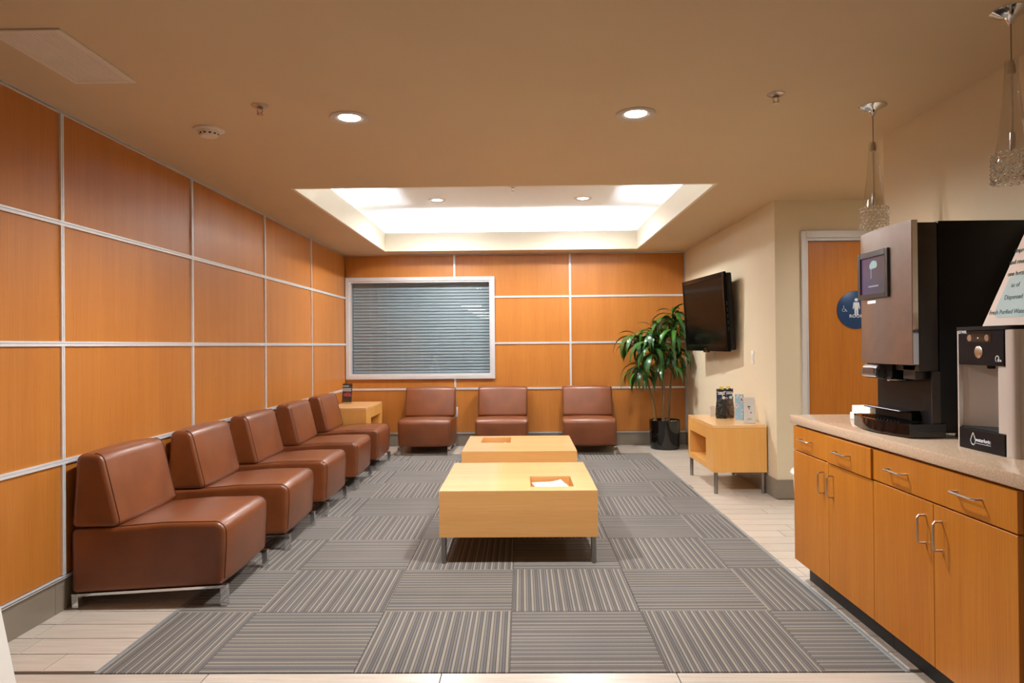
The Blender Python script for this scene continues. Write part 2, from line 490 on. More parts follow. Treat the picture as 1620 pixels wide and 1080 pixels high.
wr = B(XR, XR+.13, 5.6, YB, -.012, ZC+.1).build('wall_right', M['paint'], kind='structure', smooth=0)
wa = MB().box(XR+.13, 2.318, 5.6, 5.73, -.012, ZC+.1).box(3.218, 3.52, 5.6, 5.73, -.012, ZC+.1).box(2.318, 3.218, 5.6, 5.73, 2.122, ZC+.1)
wa = wa.build('wall_alcove', M['paint'], kind='structure', smooth=0)
B(3.4, 3.52, 3.9, 5.6, -.012, ZC+.1).build('wall_hall', M['paint'], kind='structure', smooth=0)
B(2.05, 2.17, YF, 3.88, -.012, ZC+.1).build('wall_counter', M['paint'], kind='structure', smooth=0)
B(2.17, 3.52, 3.78, 3.88, -.012, ZC+.1).build('wall_partition', M['paint'], kind='structure', smooth=0)
B(XL-.12, 2.2, YF-.12, YF, -.012, ZC+.1).build('wall_front', M['paint'], kind='structure', smooth=0)

# baseboards: grey tile pieces --------------------------------------
def baseboard(name, axis, a, b, pos, face, length=.61, off=0.):
    root = bpy.data.objects.new(name, None); C.objects.link(root); root['kind'] = 'structure'
    t = a+off if off > 0 else a+length
    edges = [a]
    while t < b-.02: edges.append(t); t += length
    edges.append(b)
    for e0, e1 in zip(edges[:-1], edges[1:]):
        m = MB(); p0, p1 = sorted((pos, pos+face*.012))
        if axis == 'Y': m.box(p0, p1, e0+.001, e1-.001, 0.0, BASE-.008, .002, 1)
        else: m.box(e0+.001, e1-.001, p0, p1, 0.0, BASE-.008, .002, 1)
        m.build('base_tile', M['base'], root, smooth=0)
baseboard('baseboard_left', 'Y', -1.03, YB-.013, XL, 1, .61, .0)
baseboard('baseboard_back', 'X', XL+.013, XR-.013, YB, -1, .61, .2)
baseboard('baseboard_right', 'Y', 5.588, YB-.013, XR, -1, .61, .0)
baseboard('baseboard_alcove', 'X', XR-.012, 2.27, 5.6, -1, .61)
baseboard('baseboard_counter', 'X', 2.04, 3.4, 3.88, 1, .61)

# ceiling with its recessed light tray -------------------------------
TX0, TX1, TY0, TY1 = -1.66, 1.412, 5.0, 8.33
cm = MB()
LT = .025
cm.box(XL-.1, TX0-LT, YF, YB+.1, ZC, ZC+.08).box(TX1+LT, 3.6, YF, YB+.1, ZC, ZC+.08)
cm.box(TX0-LT, TX1+LT, YF, TY0-LT, ZC, ZC+.08).box(TX0-LT, TX1+LT, TY1+LT, YB+.1, ZC, ZC+.08)
ceil = cm.build('ceiling', M['ceil'], kind='structure', smooth=0)
LT = .025; LZ = 2.655
for nm, a in (('tray_lip', (TX0-LT, TX0, TY0-LT, TY1+LT)), ('tray_lip', (TX1, TX1+LT, TY0-LT, TY1+LT)), ('tray_lip', (TX0, TX1, TY0-LT, TY0)), ('tray_lip', (TX0, TX1, TY1, TY1+LT))):
    B(*a, ZC, LZ).build(nm, M['lip'], ceil, smooth=0)
UX0, UX1, UY0, UY1, UZ = TX0-.34, TX1+.34, TY0-.34, TY1+.3, 2.87
for a in ((UX0-.05, UX0, UY0-.05, UY1+.05), (UX1, UX1+.05, UY0-.05, UY1+.05), (UX0, UX1, UY0-.05, UY0), (UX0, UX1, UY1, UY1+.05)):
    B(*a, ZC+.081, UZ).build('tray_wall', M['tray'], ceil, smooth=0)
B(UX0-.05, UX1+.05, UY0-.05, UY1+.05, UZ, UZ+.05).build('tray_ceiling', M['tray'], ceil, smooth=0)
# fluorescent battens on the hidden ledge
def batten(x0, y0, x1, y1, where):
    t = thing('fluorescent_batten', ((x0+x1)/2, (y0+y1)/2, ZC+.0805), 'white fluorescent batten hidden on the ceiling tray ledge '+where, 'light fixture', 'cove light battens')
    dx, dy = abs(x1-x0)/2, abs(y1-y0)/2
    if dx > dy: MB().box(-dx, dx, -.03, .03, 0, .05, .004, 1).build('housing', M['white_metal'], t)
    else: MB().box(-.03, .03, -dy, dy, 0, .05, .004, 1).build('housing', M['white_metal'], t)
    MB().tube([(-dx*.98 if dx > dy else 0, -dy*.98 if dy > dx else 0, .072), (dx*.98 if dx > dy else 0, dy*.98 if dy > dx else 0, .072)], .014, 10).build('tube', M['tube'], t)
lx, rx, by, fy = TX0-.16, TX1+.16, TY1+.15, TY0-.16
batten(lx, 4.95, lx, 6.12, 'on the left near the front'); batten(lx, 6.2, lx, 7.37, 'on the left farther back')
batten(rx, 4.95, rx, 6.12, 'on the right near the front'); batten(rx, 6.2, rx, 7.37, 'on the right farther back')
batten(-1.42, by, -.22, by, 'along the back, left half'); batten(.02, by, 1.22, by, 'along the back, right half')
batten(-1.42, fy, -.22, fy, 'along the front, left half'); batten(.02, fy, 1.22, fy, 'along the front, right half')

# window in the back wall ---------------------------------------------
w1 = bpy.data.objects.new('window_1', None); C.objects.link(w1); w1.location = ((WX0+WX1)/2, YB, WZ0); tag(w1, kind='structure')
hw, hh = (WX1-WX0)/2, WZ1-WZ0
def ring(m, x0, x1, z0, z1, w, ya, yb):
    m.box(x0, x0+w, ya, yb, z0, z1).box(x1-w, x1, ya, yb, z0, z1).box(x0+w, x1-w, ya, yb, z0, z0+w).box(x0+w, x1-w, ya, yb, z1-w, z1)
m = MB(); ring(m, -hw, hw, 0, hh, .045, -.042, 0); m.build('outer_frame', M['frame'], w1, smooth=0)
m = MB(); ring(m, -hw+.045, hw-.045, .045, hh-.045, .022, -.03, .06); m.build('inner_frame', M['frame'], w1, smooth=0)
B(-hw+.067, hw-.067, -.004, .002, .067, hh-.067).build('pane', M['pane'], w1, smooth=0)
bl = thing('window_blind', ((WX0+WX1)/2, YB+.055, WZ0+.06), 'closed grey horizontal slat blind behind the interior window glass', 'blind')
n = 29; sp = (hh-.15)/n
me = MB().prism([(-.008, -.0185), (-.007, -.019), (-.0025, 0), (.007, .0185), (.006, .019), (-.0035, .0005)], 'x', -hw+.075, hw-.075).mesh('slat', 0); me.materials.append(M['slat'])
for i in range(n):
    link('slat', me, None, bl, loc=(0, 0, .035+i*sp))
B(-hw+.075, hw-.075, -.02, .02, hh-.145, hh-.11, .003, 1).build('head_rail', M['slat'], bl)
B(-hw+.075, hw-.075, -.008, .008, 0.0, .012, .003, 1).build('bottom_rail', M['slat'], bl)
for x in (-.55, .55): MB().tube([(x, -.02, .01), (x, -.02, hh-.12)], .0015, 5).build('ladder_cord', M['slat'], bl)
m = MB().box(WX0-.1, WX1+.1, YB+.6, YB+.64, .5, ZC).box(WX0-.14, WX0-.1, YB+.13, YB+.64, .5, ZC).box(WX1+.1, WX1+.14, YB+.13, YB+.64, .5, ZC)
m.build('wall_office', M['void'], kind='structure', smooth=0)

# alcove door ---------------------------------------------------------
d1 = bpy.data.objects.new('door_1', None); C.objects.link(d1); d1.location = (2.768, 5.6, 0); tag(d1, kind='structure')
m = MB()
for x0, x1 in ((-.49, -.45), (.45, .49)): m.box(x0, x1, -.022, 0, 0, 2.18, .004, 1)
m.box(-.45, .45, -.022, 0, 2.122, 2.18, .004, 1); m.build('door_casing', M['white_metal'], d1)
m = MB().box(-.45, -.43, 0, .1, 0, 2.122).box(.43, .45, 0, .1, 0, 2.122).box(-.43, .43, 0, .1, 2.1, 2.122)
m.build('door_jamb', M['white_metal'], d1, smooth=0)
B(-.426, .426, .03, .075, .006, 2.096, .003, 1).build('door_leaf', M['door'], d1)
hm = MB().lathe([(0, -.052), (.024, -.05), (.026, -.03), (.012, -.02), (.012, .01), (.03, .02), (.03, .03)], (.36, .005, 1.0), 16, 'y')
hm.build('door_handle', M['nickel'], d1, label='brushed nickel door knob')
sg = thing('restroom_sign', (2.735, 5.629, 1.533), 'round navy blue sign with white pictograms on the wooden door', 'sign')
MB().lathe([(0, 0), (.152, 0), (.155, -.002), (.155, -.006), (.152, -.008), (0, -.008)], (0, 0, 0), 48, 'y').build('sign_disc', M['navy'], sg)
# standing figure
m = MB()
m.lathe([(0, -.0095), (.0135, -.0095), (.0135, -.008)], (0, 0, .082), 16, 'y')
m.prism([(-.022, .062), (.022, .062), (.03, .01), (.022, .008), (.016, .04), (.014, -.045), (.003, -.045), (.002, 0), (-.002, 0), (-.003, -.045), (-.014, -.045), (-.016, .04), (-.022, .008), (-.03, .01)], 'y', -.0095, -.008)
m.build('figure_pictogram', M['sign_white'], sg, smooth=0)
# wheelchair symbol
m = MB()
wc = [(math.cos(t)*.013-.1-.001, math.sin(t)*.013+.0) for t in [math.radians(a) for a in range(120, 400, 20)]]
m.tube([(x, -.0088, z) for x, z in wc], .0016, 5)
m.tube([(-.102, -.0088, .026), (-.1, -.0088, .006), (-.088, -.0088, .006), (-.08, -.0088, -.012), (-.074, -.0088, -.01)], .002, 5)
m.lathe([(0, -.0095), (.004, -.0095), (.004, -.008)], (-.103, 0, .031), 10, 'y')
m.build('wheelchair_symbol', M['sign_white'], sg)
tm = link('lettering', text_mesh('ROOM', .036, .0008, 'CENTER', bold=.0006, space=1.12), M['sign_white'], sg); face_minus_y(tm, .0, -.0088, -.062)

# ================================================================== ceiling devices
def downlight(x, y, label, z=ZC, watts=DOWNLIGHT):
    t = thing('downlight', (x, y, z), label, 'downlight', 'round recessed downlights')
    MB().lathe([(.1, 0), (.1, -.004), (.096, -.008), (.088, -.009), (.08, -.0065), (.074, -.0075), (.066, -.0045), (.056, -.0025), (.055, 0)], (0, 0, 0), 40).build('trim_ring', M['ring'], t)
    MB().lathe([(0, -.002), (.055, -.002)], (0, 0, 0), 40).build('lens', M['downlight'], t)
    ld = bpy.data.lights.new('lamp', 'SPOT'); ld.energy = watts; ld.spot_size = math.radians(164); ld.spot_blend = .75
    ld.shadow_soft_size = .05; ld.color = (1.0, .98, .955)
    lo = bpy.data.objects.new('lamp', ld); C.objects.link(lo); lo.parent = t; lo.location = (0, 0, -.06)
downlight(-.862, 3.445, 'lit round downlight on the left of the ceiling in front of the tray')
downlight(.585, 3.445, 'lit round downlight on the right of the ceiling in front of the tray')
def sprinkler(x, y, label, z=ZC):
    t = thing('fire_sprinkler', (x, y, z), label, 'sprinkler', 'ceiling fire sprinklers')
    MB().lathe([(.04, 0), (.04, -.003), (.03, -.009), (.016, -.012), (.014, -.004), (0, -.004)], (0, 0, 0), 24).build('escutcheon', M['nickel'], t)
    m = MB().tube([(0, 0, -.004), (0, 0, -.02)], .009, 10).tube([(-.009, 0, -.018), (-.013, 0, -.03), (0, 0, -.042)], .0025, 6).tube([(.009, 0, -.018), (.013, 0, -.03), (0, 0, -.042)], .0025, 6)
    m.build('frame_arms', M['nickel'], t)
    MB().lathe([(0, -.041), (.017, -.043), (.017, -.045), (0, -.045)], (0, 0, 0), 16).build('deflector', M['nickel'], t)
sprinkler(-1.245, 3.255, 'small metal sprinkler head beside the left downlight')
sprinkler(1.196, 3.2, 'small metal sprinkler head near the pendant lamps')
sprinkler(-.077, 6.9, 'small sprinkler head inside the bright ceiling tray', UZ)
t = thing('smoke_detector', (-1.65, 3.6, ZC), 'cream round smoke detector near the panelled left wall', 'smoke detector')
MB().lathe([(.078, 0), (.078, -.008), (.07, -.012), (0, -.012)], (0, 0, 0), 32).build('base', M['offwhite'], t)
MB().lathe([(.055, -.012), (.052, -.02), (.046, -.034), (.04, -.04), (0, -.041)], (0, 0, 0), 32).build('body', M['offwhite'], t)
m = MB()
for i in range(12):
    a = 2*PI*i/12
    m.add([(math.cos(a+d)*r, math.sin(a+d)*r, z) for d, r, z in ((-.13, .0508, -.025), (.13, .0508, -.025), (.13, .0485, -.032), (-.13, .0485, -.032))], [(0, 1, 2, 3)])
m.build('vent_slots', M['hole'], t, smooth=0)
# air grille
t = thing('air_grille', (-1.795, 2.69, ZC), 'cream slatted air grille set in the ceiling at upper left', 'vent')
m = MB(); ring2 = (-.13, .13, -.245, .245)
m.box(-.135, -.112, -.25, .25, -.008, 0, .002, 1).box(.112, .135, -.25, .25, -.008, 0, .002, 1).box(-.112, .112, -.25, -.228, -.008, 0, .002, 1).box(-.112, .112, .228, .25, -.008, 0, .002, 1)
m.build('frame', M['offwhite'], t)
B(-.112, .112, -.228, .228, -.0012, 0).build('backing', M['hole'], t, smooth=0)
sm = B(-.0065, .0065, -.228, .228, -.006, -.0012, .0015, 1).mesh('slat'); sm.materials.append(M['offwhite'])
for i in range(14): link('slat', sm, None, t, loc=(-.104+i*.016, 0, 0))
downlight(-.915, 7.49, 'round downlight at left inside the bright ceiling tray', UZ, TRAYLIGHT)
downlight(.686, 7.49, 'round downlight at right inside the bright ceiling tray', UZ, TRAYLIGHT)
# lobby ceiling panels behind the camera
for i, nm in enumerate(('first', 'second', 'third', 'fourth', 'fifth')):
    t = thing('ceiling_panel_light', (-1.45, -2.6-i*2.2, ZC), nm+' square ceiling light panel in the lobby, counted away from the seating area', 'light', 'lobby ceiling panels')
    m = MB(); m.box(-.31, .31, -.31, -.29, -.012, 0).box(-.31, .31, .29, .31, -.012, 0).box(-.31, -.29, -.29, .29, -.012, 0).box(.29, .31, -.29, .29, -.012, 0)
    m.build('frame', M['white_metal'], t, smooth=0)
    B(-.29, .29, -.29, .29, -.006, -.002).build('diffuser', M['troffer'], t, smooth=0)
downlight(2.8, 4.72, 'round downlight in the hallway ceiling in front of the wooden door', ZC, 24)

# pendant lamps --------------------------------------------------------
def pendant(x, y, label):
    t = thing('pendant_lamp', (x, y, ZC), label, 'pendant lamp', 'crystal pendant lamps over the counter')
    MB().lathe([(.064, 0), (.064, -.004), (.05, -.012), (.026, -.022), (.014, -.036), (.008, -.052), (0, -.054)], (0, 0, 0), 32).build('canopy', M['chrome'], t)
    MB().tube([(0, 0, -.05), (0, 0, -.2)], .0022, 6).build('cord', M['steel'], t)
    MB().lathe([(.0, -.176), (.008, -.178), (.013, -.2), (.013, -.222), (.008, -.226), (0, -.226)], (0, 0, 0), 16).build('socket_cap', M['nickel'], t)
    MB().lathe([(.0205, -.176), (.021, -.21), (.029, -.32), (.042, -.44), (.054, -.51), (.057, -.545), (.056, -.605), (.054, -.605), (.055, -.545), (.052, -.51), (.04, -.44), (.027, -.32), (.019, -.21), (.0185, -.176)], (0, 0, 0), 28, close=True).build('glass_shade', M['clear'], t)
    MB().tube([(0, 0, -.225), (0, 0, -.43)], .004, 8).build('inner_stem', M['chrome'], t)
    MB().lathe([(0, -.425), (.009, -.43), (.01, -.47), (.008, -.49), (0, -.495)], (0, 0, 0), 12).build('lamp_bulb', M['chrome'], t)
    rnd = random.Random(5)
    m = MB()
    for k in range(7):
        for i in range(18):
            a = 2*PI*(i+.5*(k % 2))/18; r = .0605; z = -.507-k*.0155
            s = .0078*rnd.uniform(.85, 1.1)
            bm = bmesh.new(); bmesh.ops.create_icosphere(bm, subdivisions=1, radius=s)
            bmesh.ops.rotate(bm, verts=bm.verts, matrix=Matrix.Rotation(rnd.uniform(0, 3), 3, 'X'))
            bmesh.ops.translate(bm, verts=bm.verts, vec=(r*math.cos(a), r*math.sin(a), z)); m.bm(bm)
    m.build('crystal_beads', M['crystal'], t, smooth=0, kind='stuff')
pendant(1.736, 3.38, 'clear crystal pendant lamp hanging behind the coffee machine')
pendant(1.728, 2.42, 'clear crystal pendant lamp nearest the camera above the water dispenser')

# ================================================================== lounge chairs
def chair_meshes():
    D = .75
    seat = round_poly([(0, .068, .026), (D-.012, .104, .03), (D, .3, .3), (D, .412, .062), (.45, .41, .3), (.215, .392, .05), (0, .386, .026)], 6)
    back = round_poly([(.0, .39, .026), (.236, .392, .028), (.15, .752, .05), (.028, .752, .035)], 6)
    return D, seat, back
def make_chair():
    D, seat, back = chair_meshes(); W = .307
    t = thing('lounge_chair', (0, 0, 0), 'x', 'chair')
    s = cushion(seat, W, .007, .022).build('seat', M['leather'], t, smooth=50)
    b = cushion(back, W, .008, .022).build('backrest', M['leather'], t, smooth=50)
    for sgn in (-1, 1):
        y = sgn*(W-.02)
        p = [q for q in inset(seat, -.0006)]
        loop = [(q[0], y, q[1]) for q in p if q[0] > .2 and q[1] > .125]
        MB().tube(loop, .0022, 5).build('seam', M['seam'], s)
        p = [q for q in inset(back, -.0006) if q[0] > .1 and q[1] > .4]
        loop = [(q[0], y, q[1]) for q in p]
        MB().tube(loop, .0022, 5).build('seam', M['seam'], b)
        # bent flat chrome bar: rail and legs
        MB().prism([(0, .055), (D+.004, .091), (D+.004, .1035), (0, .0675)], 'y', sgn*(W-.019)-.016, sgn*(W-.019)+.016).build('side_rail', M['chrome'], t, label='chrome side rail')
        for x0, x1, zl in ((D-.022, D+.008, .0915), (.004, .034, .056)):
            lg = MB().prism(round_poly([(x0, .0, .002), (x1, 0, .002), (x1-.003, zl, .002), (x0-.003, zl, .002)], 2), 'y', sgn*(W-.019)-.016, sgn*(W-.019)+.016).build('leg', M['chrome'], t, label='flat chrome leg')
    return t
proto = make_chair()
zfl = .0032
left = [(3.632, 1.5, 'brown leather lounge chair nearest the camera in the row along the panelled left wall'),
        (4.53, 2., 'second brown leather lounge chair from the camera along the panelled left wall'),
        (5.402, 0.5, 'third, middle brown leather lounge chair of five along the panelled left wall'),
        (6.352, 1., 'fourth brown leather lounge chair from the camera along the panelled left wall'),
        (7.275, 0., 'farthest brown leather lounge chair of the left row, beside the corner table')]
backc = [(-1.137, 7.872, 0, 'brown leather lounge chair against the back wall under the window, left of three'),
         (-.24, 7.872, 0, 'brown leather lounge chair in the middle of three against the back wall'),
         (.79, 7.86, -3, 'brown leather lounge chair against the back wall next to the potted plant, right of three')]
used = False
for y, a, lb in left:
    c = proto if not used else copy_tree(proto); used = True
    # local +x is the chair front; its front edge stands at X = -1.467
    c.rotation_euler = (0, 0, math.radians(a)); c.location = (-1.472-.75*math.cos(math.radians(a)), y-.75*math.sin(math.radians(a))*.5, zfl)
    tag(c, lb, 'chair', 'lounge chairs along the left wall')
for x, yf, a, lb in backc:
    c = copy_tree(proto); th = math.radians(-90+a)
    c.rotation_euler = (0, 0, th); c.location = (x-.375*math.cos(th)-.0, yf+.375-.375*math.sin(th), zfl)
    tag(c, lb, 'chair', 'lounge chairs along the back wall')

# ================================================================== coffee tables
def coffee_table(x0, y0, x1, y1, hx0, hx1, hy0, hy1, label):
    zt, zb = .427, .158
    t = thing('coffee_table', ((x0+x1)/2, (y0+y1)/2, zfl), label, 'table', 'maple box coffee tables')
    ox, oy = (x0+x1)/2, (y0+y1)/2
    X0, X1, Y0, Y1 = x0-ox, x1-ox, y0-oy, y1-oy; a0, a1, b0, b1 = hx0-ox, hx1-ox, hy0-oy, hy1-oy
    zt -= zfl; zb -= zfl
    tt = .006
    m = MB().box(X0, a0, Y0, Y1, zt-tt, zt).box(a1, X1, Y0, Y1, zt-tt, zt).box(a0, a1, Y0, b0, zt-tt, zt).box(a0, a1, b1, Y1, zt-tt, zt)
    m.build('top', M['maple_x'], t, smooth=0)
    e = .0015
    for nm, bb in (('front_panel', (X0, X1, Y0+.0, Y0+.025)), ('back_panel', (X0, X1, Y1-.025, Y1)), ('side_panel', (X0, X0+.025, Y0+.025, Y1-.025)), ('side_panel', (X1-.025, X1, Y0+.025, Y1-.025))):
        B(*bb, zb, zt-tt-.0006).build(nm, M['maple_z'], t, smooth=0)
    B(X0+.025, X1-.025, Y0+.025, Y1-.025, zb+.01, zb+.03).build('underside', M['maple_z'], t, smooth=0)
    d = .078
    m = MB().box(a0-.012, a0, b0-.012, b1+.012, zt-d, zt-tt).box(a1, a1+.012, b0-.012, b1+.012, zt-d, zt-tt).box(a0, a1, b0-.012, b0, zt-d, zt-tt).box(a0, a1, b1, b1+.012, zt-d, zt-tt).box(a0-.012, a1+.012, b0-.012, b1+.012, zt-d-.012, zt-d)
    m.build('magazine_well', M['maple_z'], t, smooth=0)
    for px in (X0+.024, X1-.024):
        for py in (Y0+.024, Y1-.024):
            MB().lathe([(0, 0), (.014, 0), (.0155, .004), (.0155, zb), (0, zb)], (px, py, 0), 16).build('leg', M['steel'], t, label='round steel leg')
            s1, s2 = (1 if px < 0 else -1), (1 if py < 0 else -1)
            MB().box(px+.01*s1 if s1 > 0 else px-.05, px+.05 if s1 > 0 else px-.01, py-.004, py+.004, zb-.006, zb).build('leg_bracket', M['steel'], t, smooth=0)
    return zt-d+zfl
zw = coffee_table(-.488, 3.965, .432, 4.915, .045, .303, 4.075, 4.405, 'pale maple box coffee table nearest the camera with magazine well on its right')
coffee_table(-.486, 5.44, .432, 6.36, -.36, -.104, 5.92, 6.27, 'pale maple box coffee table farther back with magazine well on its left')
def mag_mat(name, seed, dark=False):
    k = NT(name)
    vo = k.n('ShaderNodeTexVoronoi', distance='CHEBYCHEV'); vo.inputs['Scale'].default_value = 13+seed; k.l(k.pos((1, 1.6, 1)), vo.inputs['Vector'])
    w = lin((244, 240, 240))
    k.l(k.ramp(k.noise(k.pos((9+seed, 14, 9)), 1, 2), [(0, w), (.5, w), (.56, lin((206, 170, 190))), (.6, w), (.64, lin((150, 160, 200))), (.68, w)]), k.b.inputs['Base Color'])
    k.set(Roughness=.3); return k.m
mm = [mag_mat('magazine_cover', i) for i in range(3)]
def magazine(cx_, cy_, z, w, h, ang, mat, label, group):
    t = thing('magazine', (cx_, cy_, z), label, 'magazine', group, ang)
    MB().box(-w/2+.001, w/2-.001, -h/2+.001, h/2-.001, .0005, .005).build('pages', M['paper'], t, smooth=0)
    # gently curled cover
    vs = []; fs = []; n = 8
    for i in range(n+1):
        x = -w/2+w*i/n; zz = .0056+.02*max(0, (i/n-.55))**2*3
        vs += [(x, -h/2, zz), (x, h/2, zz+.002), (x, -h/2, zz+.0006), (x, h/2, zz+.0026)]
    for i in range(n):
        a = i*4; fs += [(a, a+4, a+5, a+1), (a+2, a+3, a+7, a+6), (a, a+2, a+6, a+4), (a+1, a+5, a+7, a+3)]
    fs += [(0, 1, 3, 2), (4*n, 4*n+2, 4*n+3, 4*n+1)]
    MB().add(vs, fs).build('cover', mat, t)
magazine(.172, 4.23, zw, .19, .25, math.radians(4), mm[0], 'magazine lying at the bottom of the nearer table well', 'magazines in the nearer table')
magazine(.176, 4.225, zw+.0215, .18, .235, math.radians(-7), mm[1], 'pink and white magazine in the middle of the nearer table well', 'magazines in the nearer table')
magazine(.168, 4.235, zw+.043, .19, .24, math.radians(10), mm[2], 'white magazine on top in the nearer table well', 'magazines in the nearer table')
magazine(-.232, 6.09, zw, .18, .25, math.radians(-4), mm[1], 'white magazine lying in the well of the farther table', 'magazines in the farther table')
magazine(-.23, 6.085, zw+.0215, .18, .24, math.radians(5), mm[2], 'pale magazine on top in the well of the farther table', 'magazines in the farther table')

# ================================================================== side tables with a cubby
def side_table(x0, y0, face, label, L=.87, Wd=.447):
    # open cubby faces 'face' (-1: towards -X, +1: towards +X)
    zt, zb = .58, .182
    t = thing('side_table', (x0+Wd/2, y0+L/2, 0), label, 'side table', 'maple cubby side tables')
    X, Y = Wd/2, L/2; tk = .025
    hy0, hy1, hz0, hz1 = -Y+.24, Y-.075, .235, .445
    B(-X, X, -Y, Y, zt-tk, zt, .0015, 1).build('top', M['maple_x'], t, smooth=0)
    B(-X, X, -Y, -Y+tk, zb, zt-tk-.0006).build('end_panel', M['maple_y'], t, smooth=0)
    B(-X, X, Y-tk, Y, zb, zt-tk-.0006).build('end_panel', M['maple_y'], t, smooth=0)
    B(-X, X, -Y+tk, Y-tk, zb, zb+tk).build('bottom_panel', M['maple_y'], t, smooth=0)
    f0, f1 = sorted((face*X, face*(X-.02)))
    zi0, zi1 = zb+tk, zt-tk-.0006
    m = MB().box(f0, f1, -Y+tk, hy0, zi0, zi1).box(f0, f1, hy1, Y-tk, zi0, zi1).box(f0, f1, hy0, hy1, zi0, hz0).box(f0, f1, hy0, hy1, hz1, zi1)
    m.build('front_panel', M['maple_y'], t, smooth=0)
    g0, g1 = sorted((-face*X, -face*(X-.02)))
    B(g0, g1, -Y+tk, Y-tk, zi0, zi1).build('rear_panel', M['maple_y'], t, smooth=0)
    c0, c1 = sorted((face*(X-.02), -face*(X-.1)))
    m = MB().box(c0, c1, hy0-.012, hy0, hz0, hz1).box(c0, c1, hy1, hy1+.012, hz0, hz1).box(c0, c1, hy0-.012, hy1+.012, hz0-.012, hz0).box(c0, c1, hy0-.012, hy1+.012, hz1, hz1+.012)
    e0, e1 = sorted((-face*(X-.1), -face*(X-.088))); m.box(e0, e1, hy0-.012, hy1+.012, hz0-.012, hz1+.012)
    m.build('cubby', M['maple_y'], t, smooth=0)
    for px in (-X+.024, X-.024):
        for py in (-Y+.024, Y-.024):
            MB().lathe([(0, 0), (.0145, 0), (.016, .004), (.016, zb), (0, zb)], (px, py, 0), 16).build('leg', M['steel'], t, label='round steel leg')
side_table(1.607, 5.785, -1, 'maple side table with open cubby beside the right wall under the television')
side_table(-2.2, 7.66, 1, 'maple side table with open cubby tucked into the back left corner')

# things on the right side table (top at z = .58)
ZT = .5802
def print_mat(name, base, blobs, scale=30, seed=0.):
    k = NT(name)
    p = k.n('ShaderNodeMapping'); p.inputs['Location'].default_value = (seed, seed*.7, seed*.3)
    k.l(k.n('ShaderNodeTexCoord').outputs['Object'], p.inputs['Vector'])
    f = k.noise(p.outputs[0], scale, 2)
    st = [(0, lin(base)), (.55, lin(base))]
    for i, c in enumerate(blobs): st += [(.58+i*.05, lin(c)), (.6+i*.05, lin(c))]
    k.l(k.ramp(f, st, 'LINEAR'), k.b.inputs['Base Color']); k.set(Roughness=.25); return k.m
def packet(x, y, rz, body_rgb, label):
    t = thing('hanging_pouch', (x, y, ZT), label, 'package', 'clear pouches on the side table', rz)
    # bulging pouch
    prof = [(-.048, 0), (-.055, .03), (-.052, .09), (-.045, .15), (-.042, .18)]
    vs = []; fs = []; cols = 9
    for j, (hw_, z) in enumerate(prof):
        d = (.02, .03, .026, .015, .004)[j]
        for i in range(cols*2):
            a = 2*PI*i/(cols*2); vs.append((-hw_*math.cos(a)*-1, d*math.sin(a), z))
    n = cols*2
    for j in range(len(prof)-1):
        for i in range(n): fs.append((j*n+i, j*n+(i+1) % n, (j+1)*n+(i+1) % n, (j+1)*n+i))
    fs.append(tuple(range(n))); fs.append(tuple(range((len(prof)-1)*n, len(prof)*n)))
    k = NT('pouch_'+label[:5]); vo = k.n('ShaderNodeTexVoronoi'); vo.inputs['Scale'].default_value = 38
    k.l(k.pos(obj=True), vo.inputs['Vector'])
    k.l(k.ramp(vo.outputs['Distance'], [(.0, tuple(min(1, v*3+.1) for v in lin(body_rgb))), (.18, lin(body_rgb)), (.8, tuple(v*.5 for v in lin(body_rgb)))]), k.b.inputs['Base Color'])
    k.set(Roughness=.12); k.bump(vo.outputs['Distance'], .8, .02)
    MB().add(vs, fs).build('pouch', k.m, t, smooth=60)
    card = B(-.043, .043, -.004, .004, .172, .272, .001, 1).build('header_card', print_mat('card_print_'+label[:5], (40, 56, 82), [(190, 200, 214), (230, 232, 236)], 45, x), t)
    B(-.043, .043, -.0048, .0048, .25, .262).build('dark_band', M['hole'], card, smooth=0)
    m = MB()
    for zz, l in ((.24, .07), (.23, .055), (.222, .062)): m.box(-l/2, l/2, -.0052, .0052, zz-.003, zz+.003)
    m.build('printed_lines', M['sign_white'], card, smooth=0)
    MB().lathe([(0, -.0052), (.014, -.0052), (.014, -.004)], (.02, 0, .19), 16, 'y').build('round_emblem', M['sign_white'], card)
    B(-.016, .016, -.002, .002, .268, .292, .001, 1).build('hang_tab', plain('yellow_tab', (240, 216, 30), .4), t, label='bright yellow hang tab')
packet(1.83, 6.31, math.radians(-12), (30, 29, 30), 'black filled pouch with yellow tab on the right side table')
packet(1.908, 6.36, math.radians(-14), (112, 88, 76), 'brown filled pouch with yellow tab behind the black pouch')
t = thing('blue_booklet', (1.948, 6.17, ZT), 'light blue booklet standing between the pouches and white card', 'booklet', rz=math.radians(-38))
B(-.036, .036, -.006, .006, 0, .228, .001, 1).build('pages', M['paper'], t, smooth=0)
B(-.0365, .0365, -.0075, -.006, 0, .23).build('cover', print_mat('blue_cover', (150, 190, 216), [(214, 228, 236), (176, 70, 60)], 22, 3.1), t, smooth=0)
B(-.0365, .0365, .006, .0075, 0, .23).build('back_cover', plain('blue_back', (96, 116, 140), .4), t, smooth=0)
B(.036, .0375, -.0075, .0075, 0, .23).build('spine', plain('blue_spine', (110, 128, 150), .4), t, smooth=0)
t = thing('display_card', (1.952, 5.9, ZT), 'white card in an acrylic stand at the near corner of the right table', 'card', rz=math.radians(-6))
rot = Matrix.Rotation(math.radians(-9), 4, 'X')
def tilt(o): o.matrix_local = rot; return o
tilt(B(-.047, .047, -.001, .001, .003, .222).build('card', M['paper'], t, smooth=0))
cd = tilt(B(-.051, .051, -.004, -.0022, .002, .228).build('acrylic_front', M['clear'], t, smooth=0))
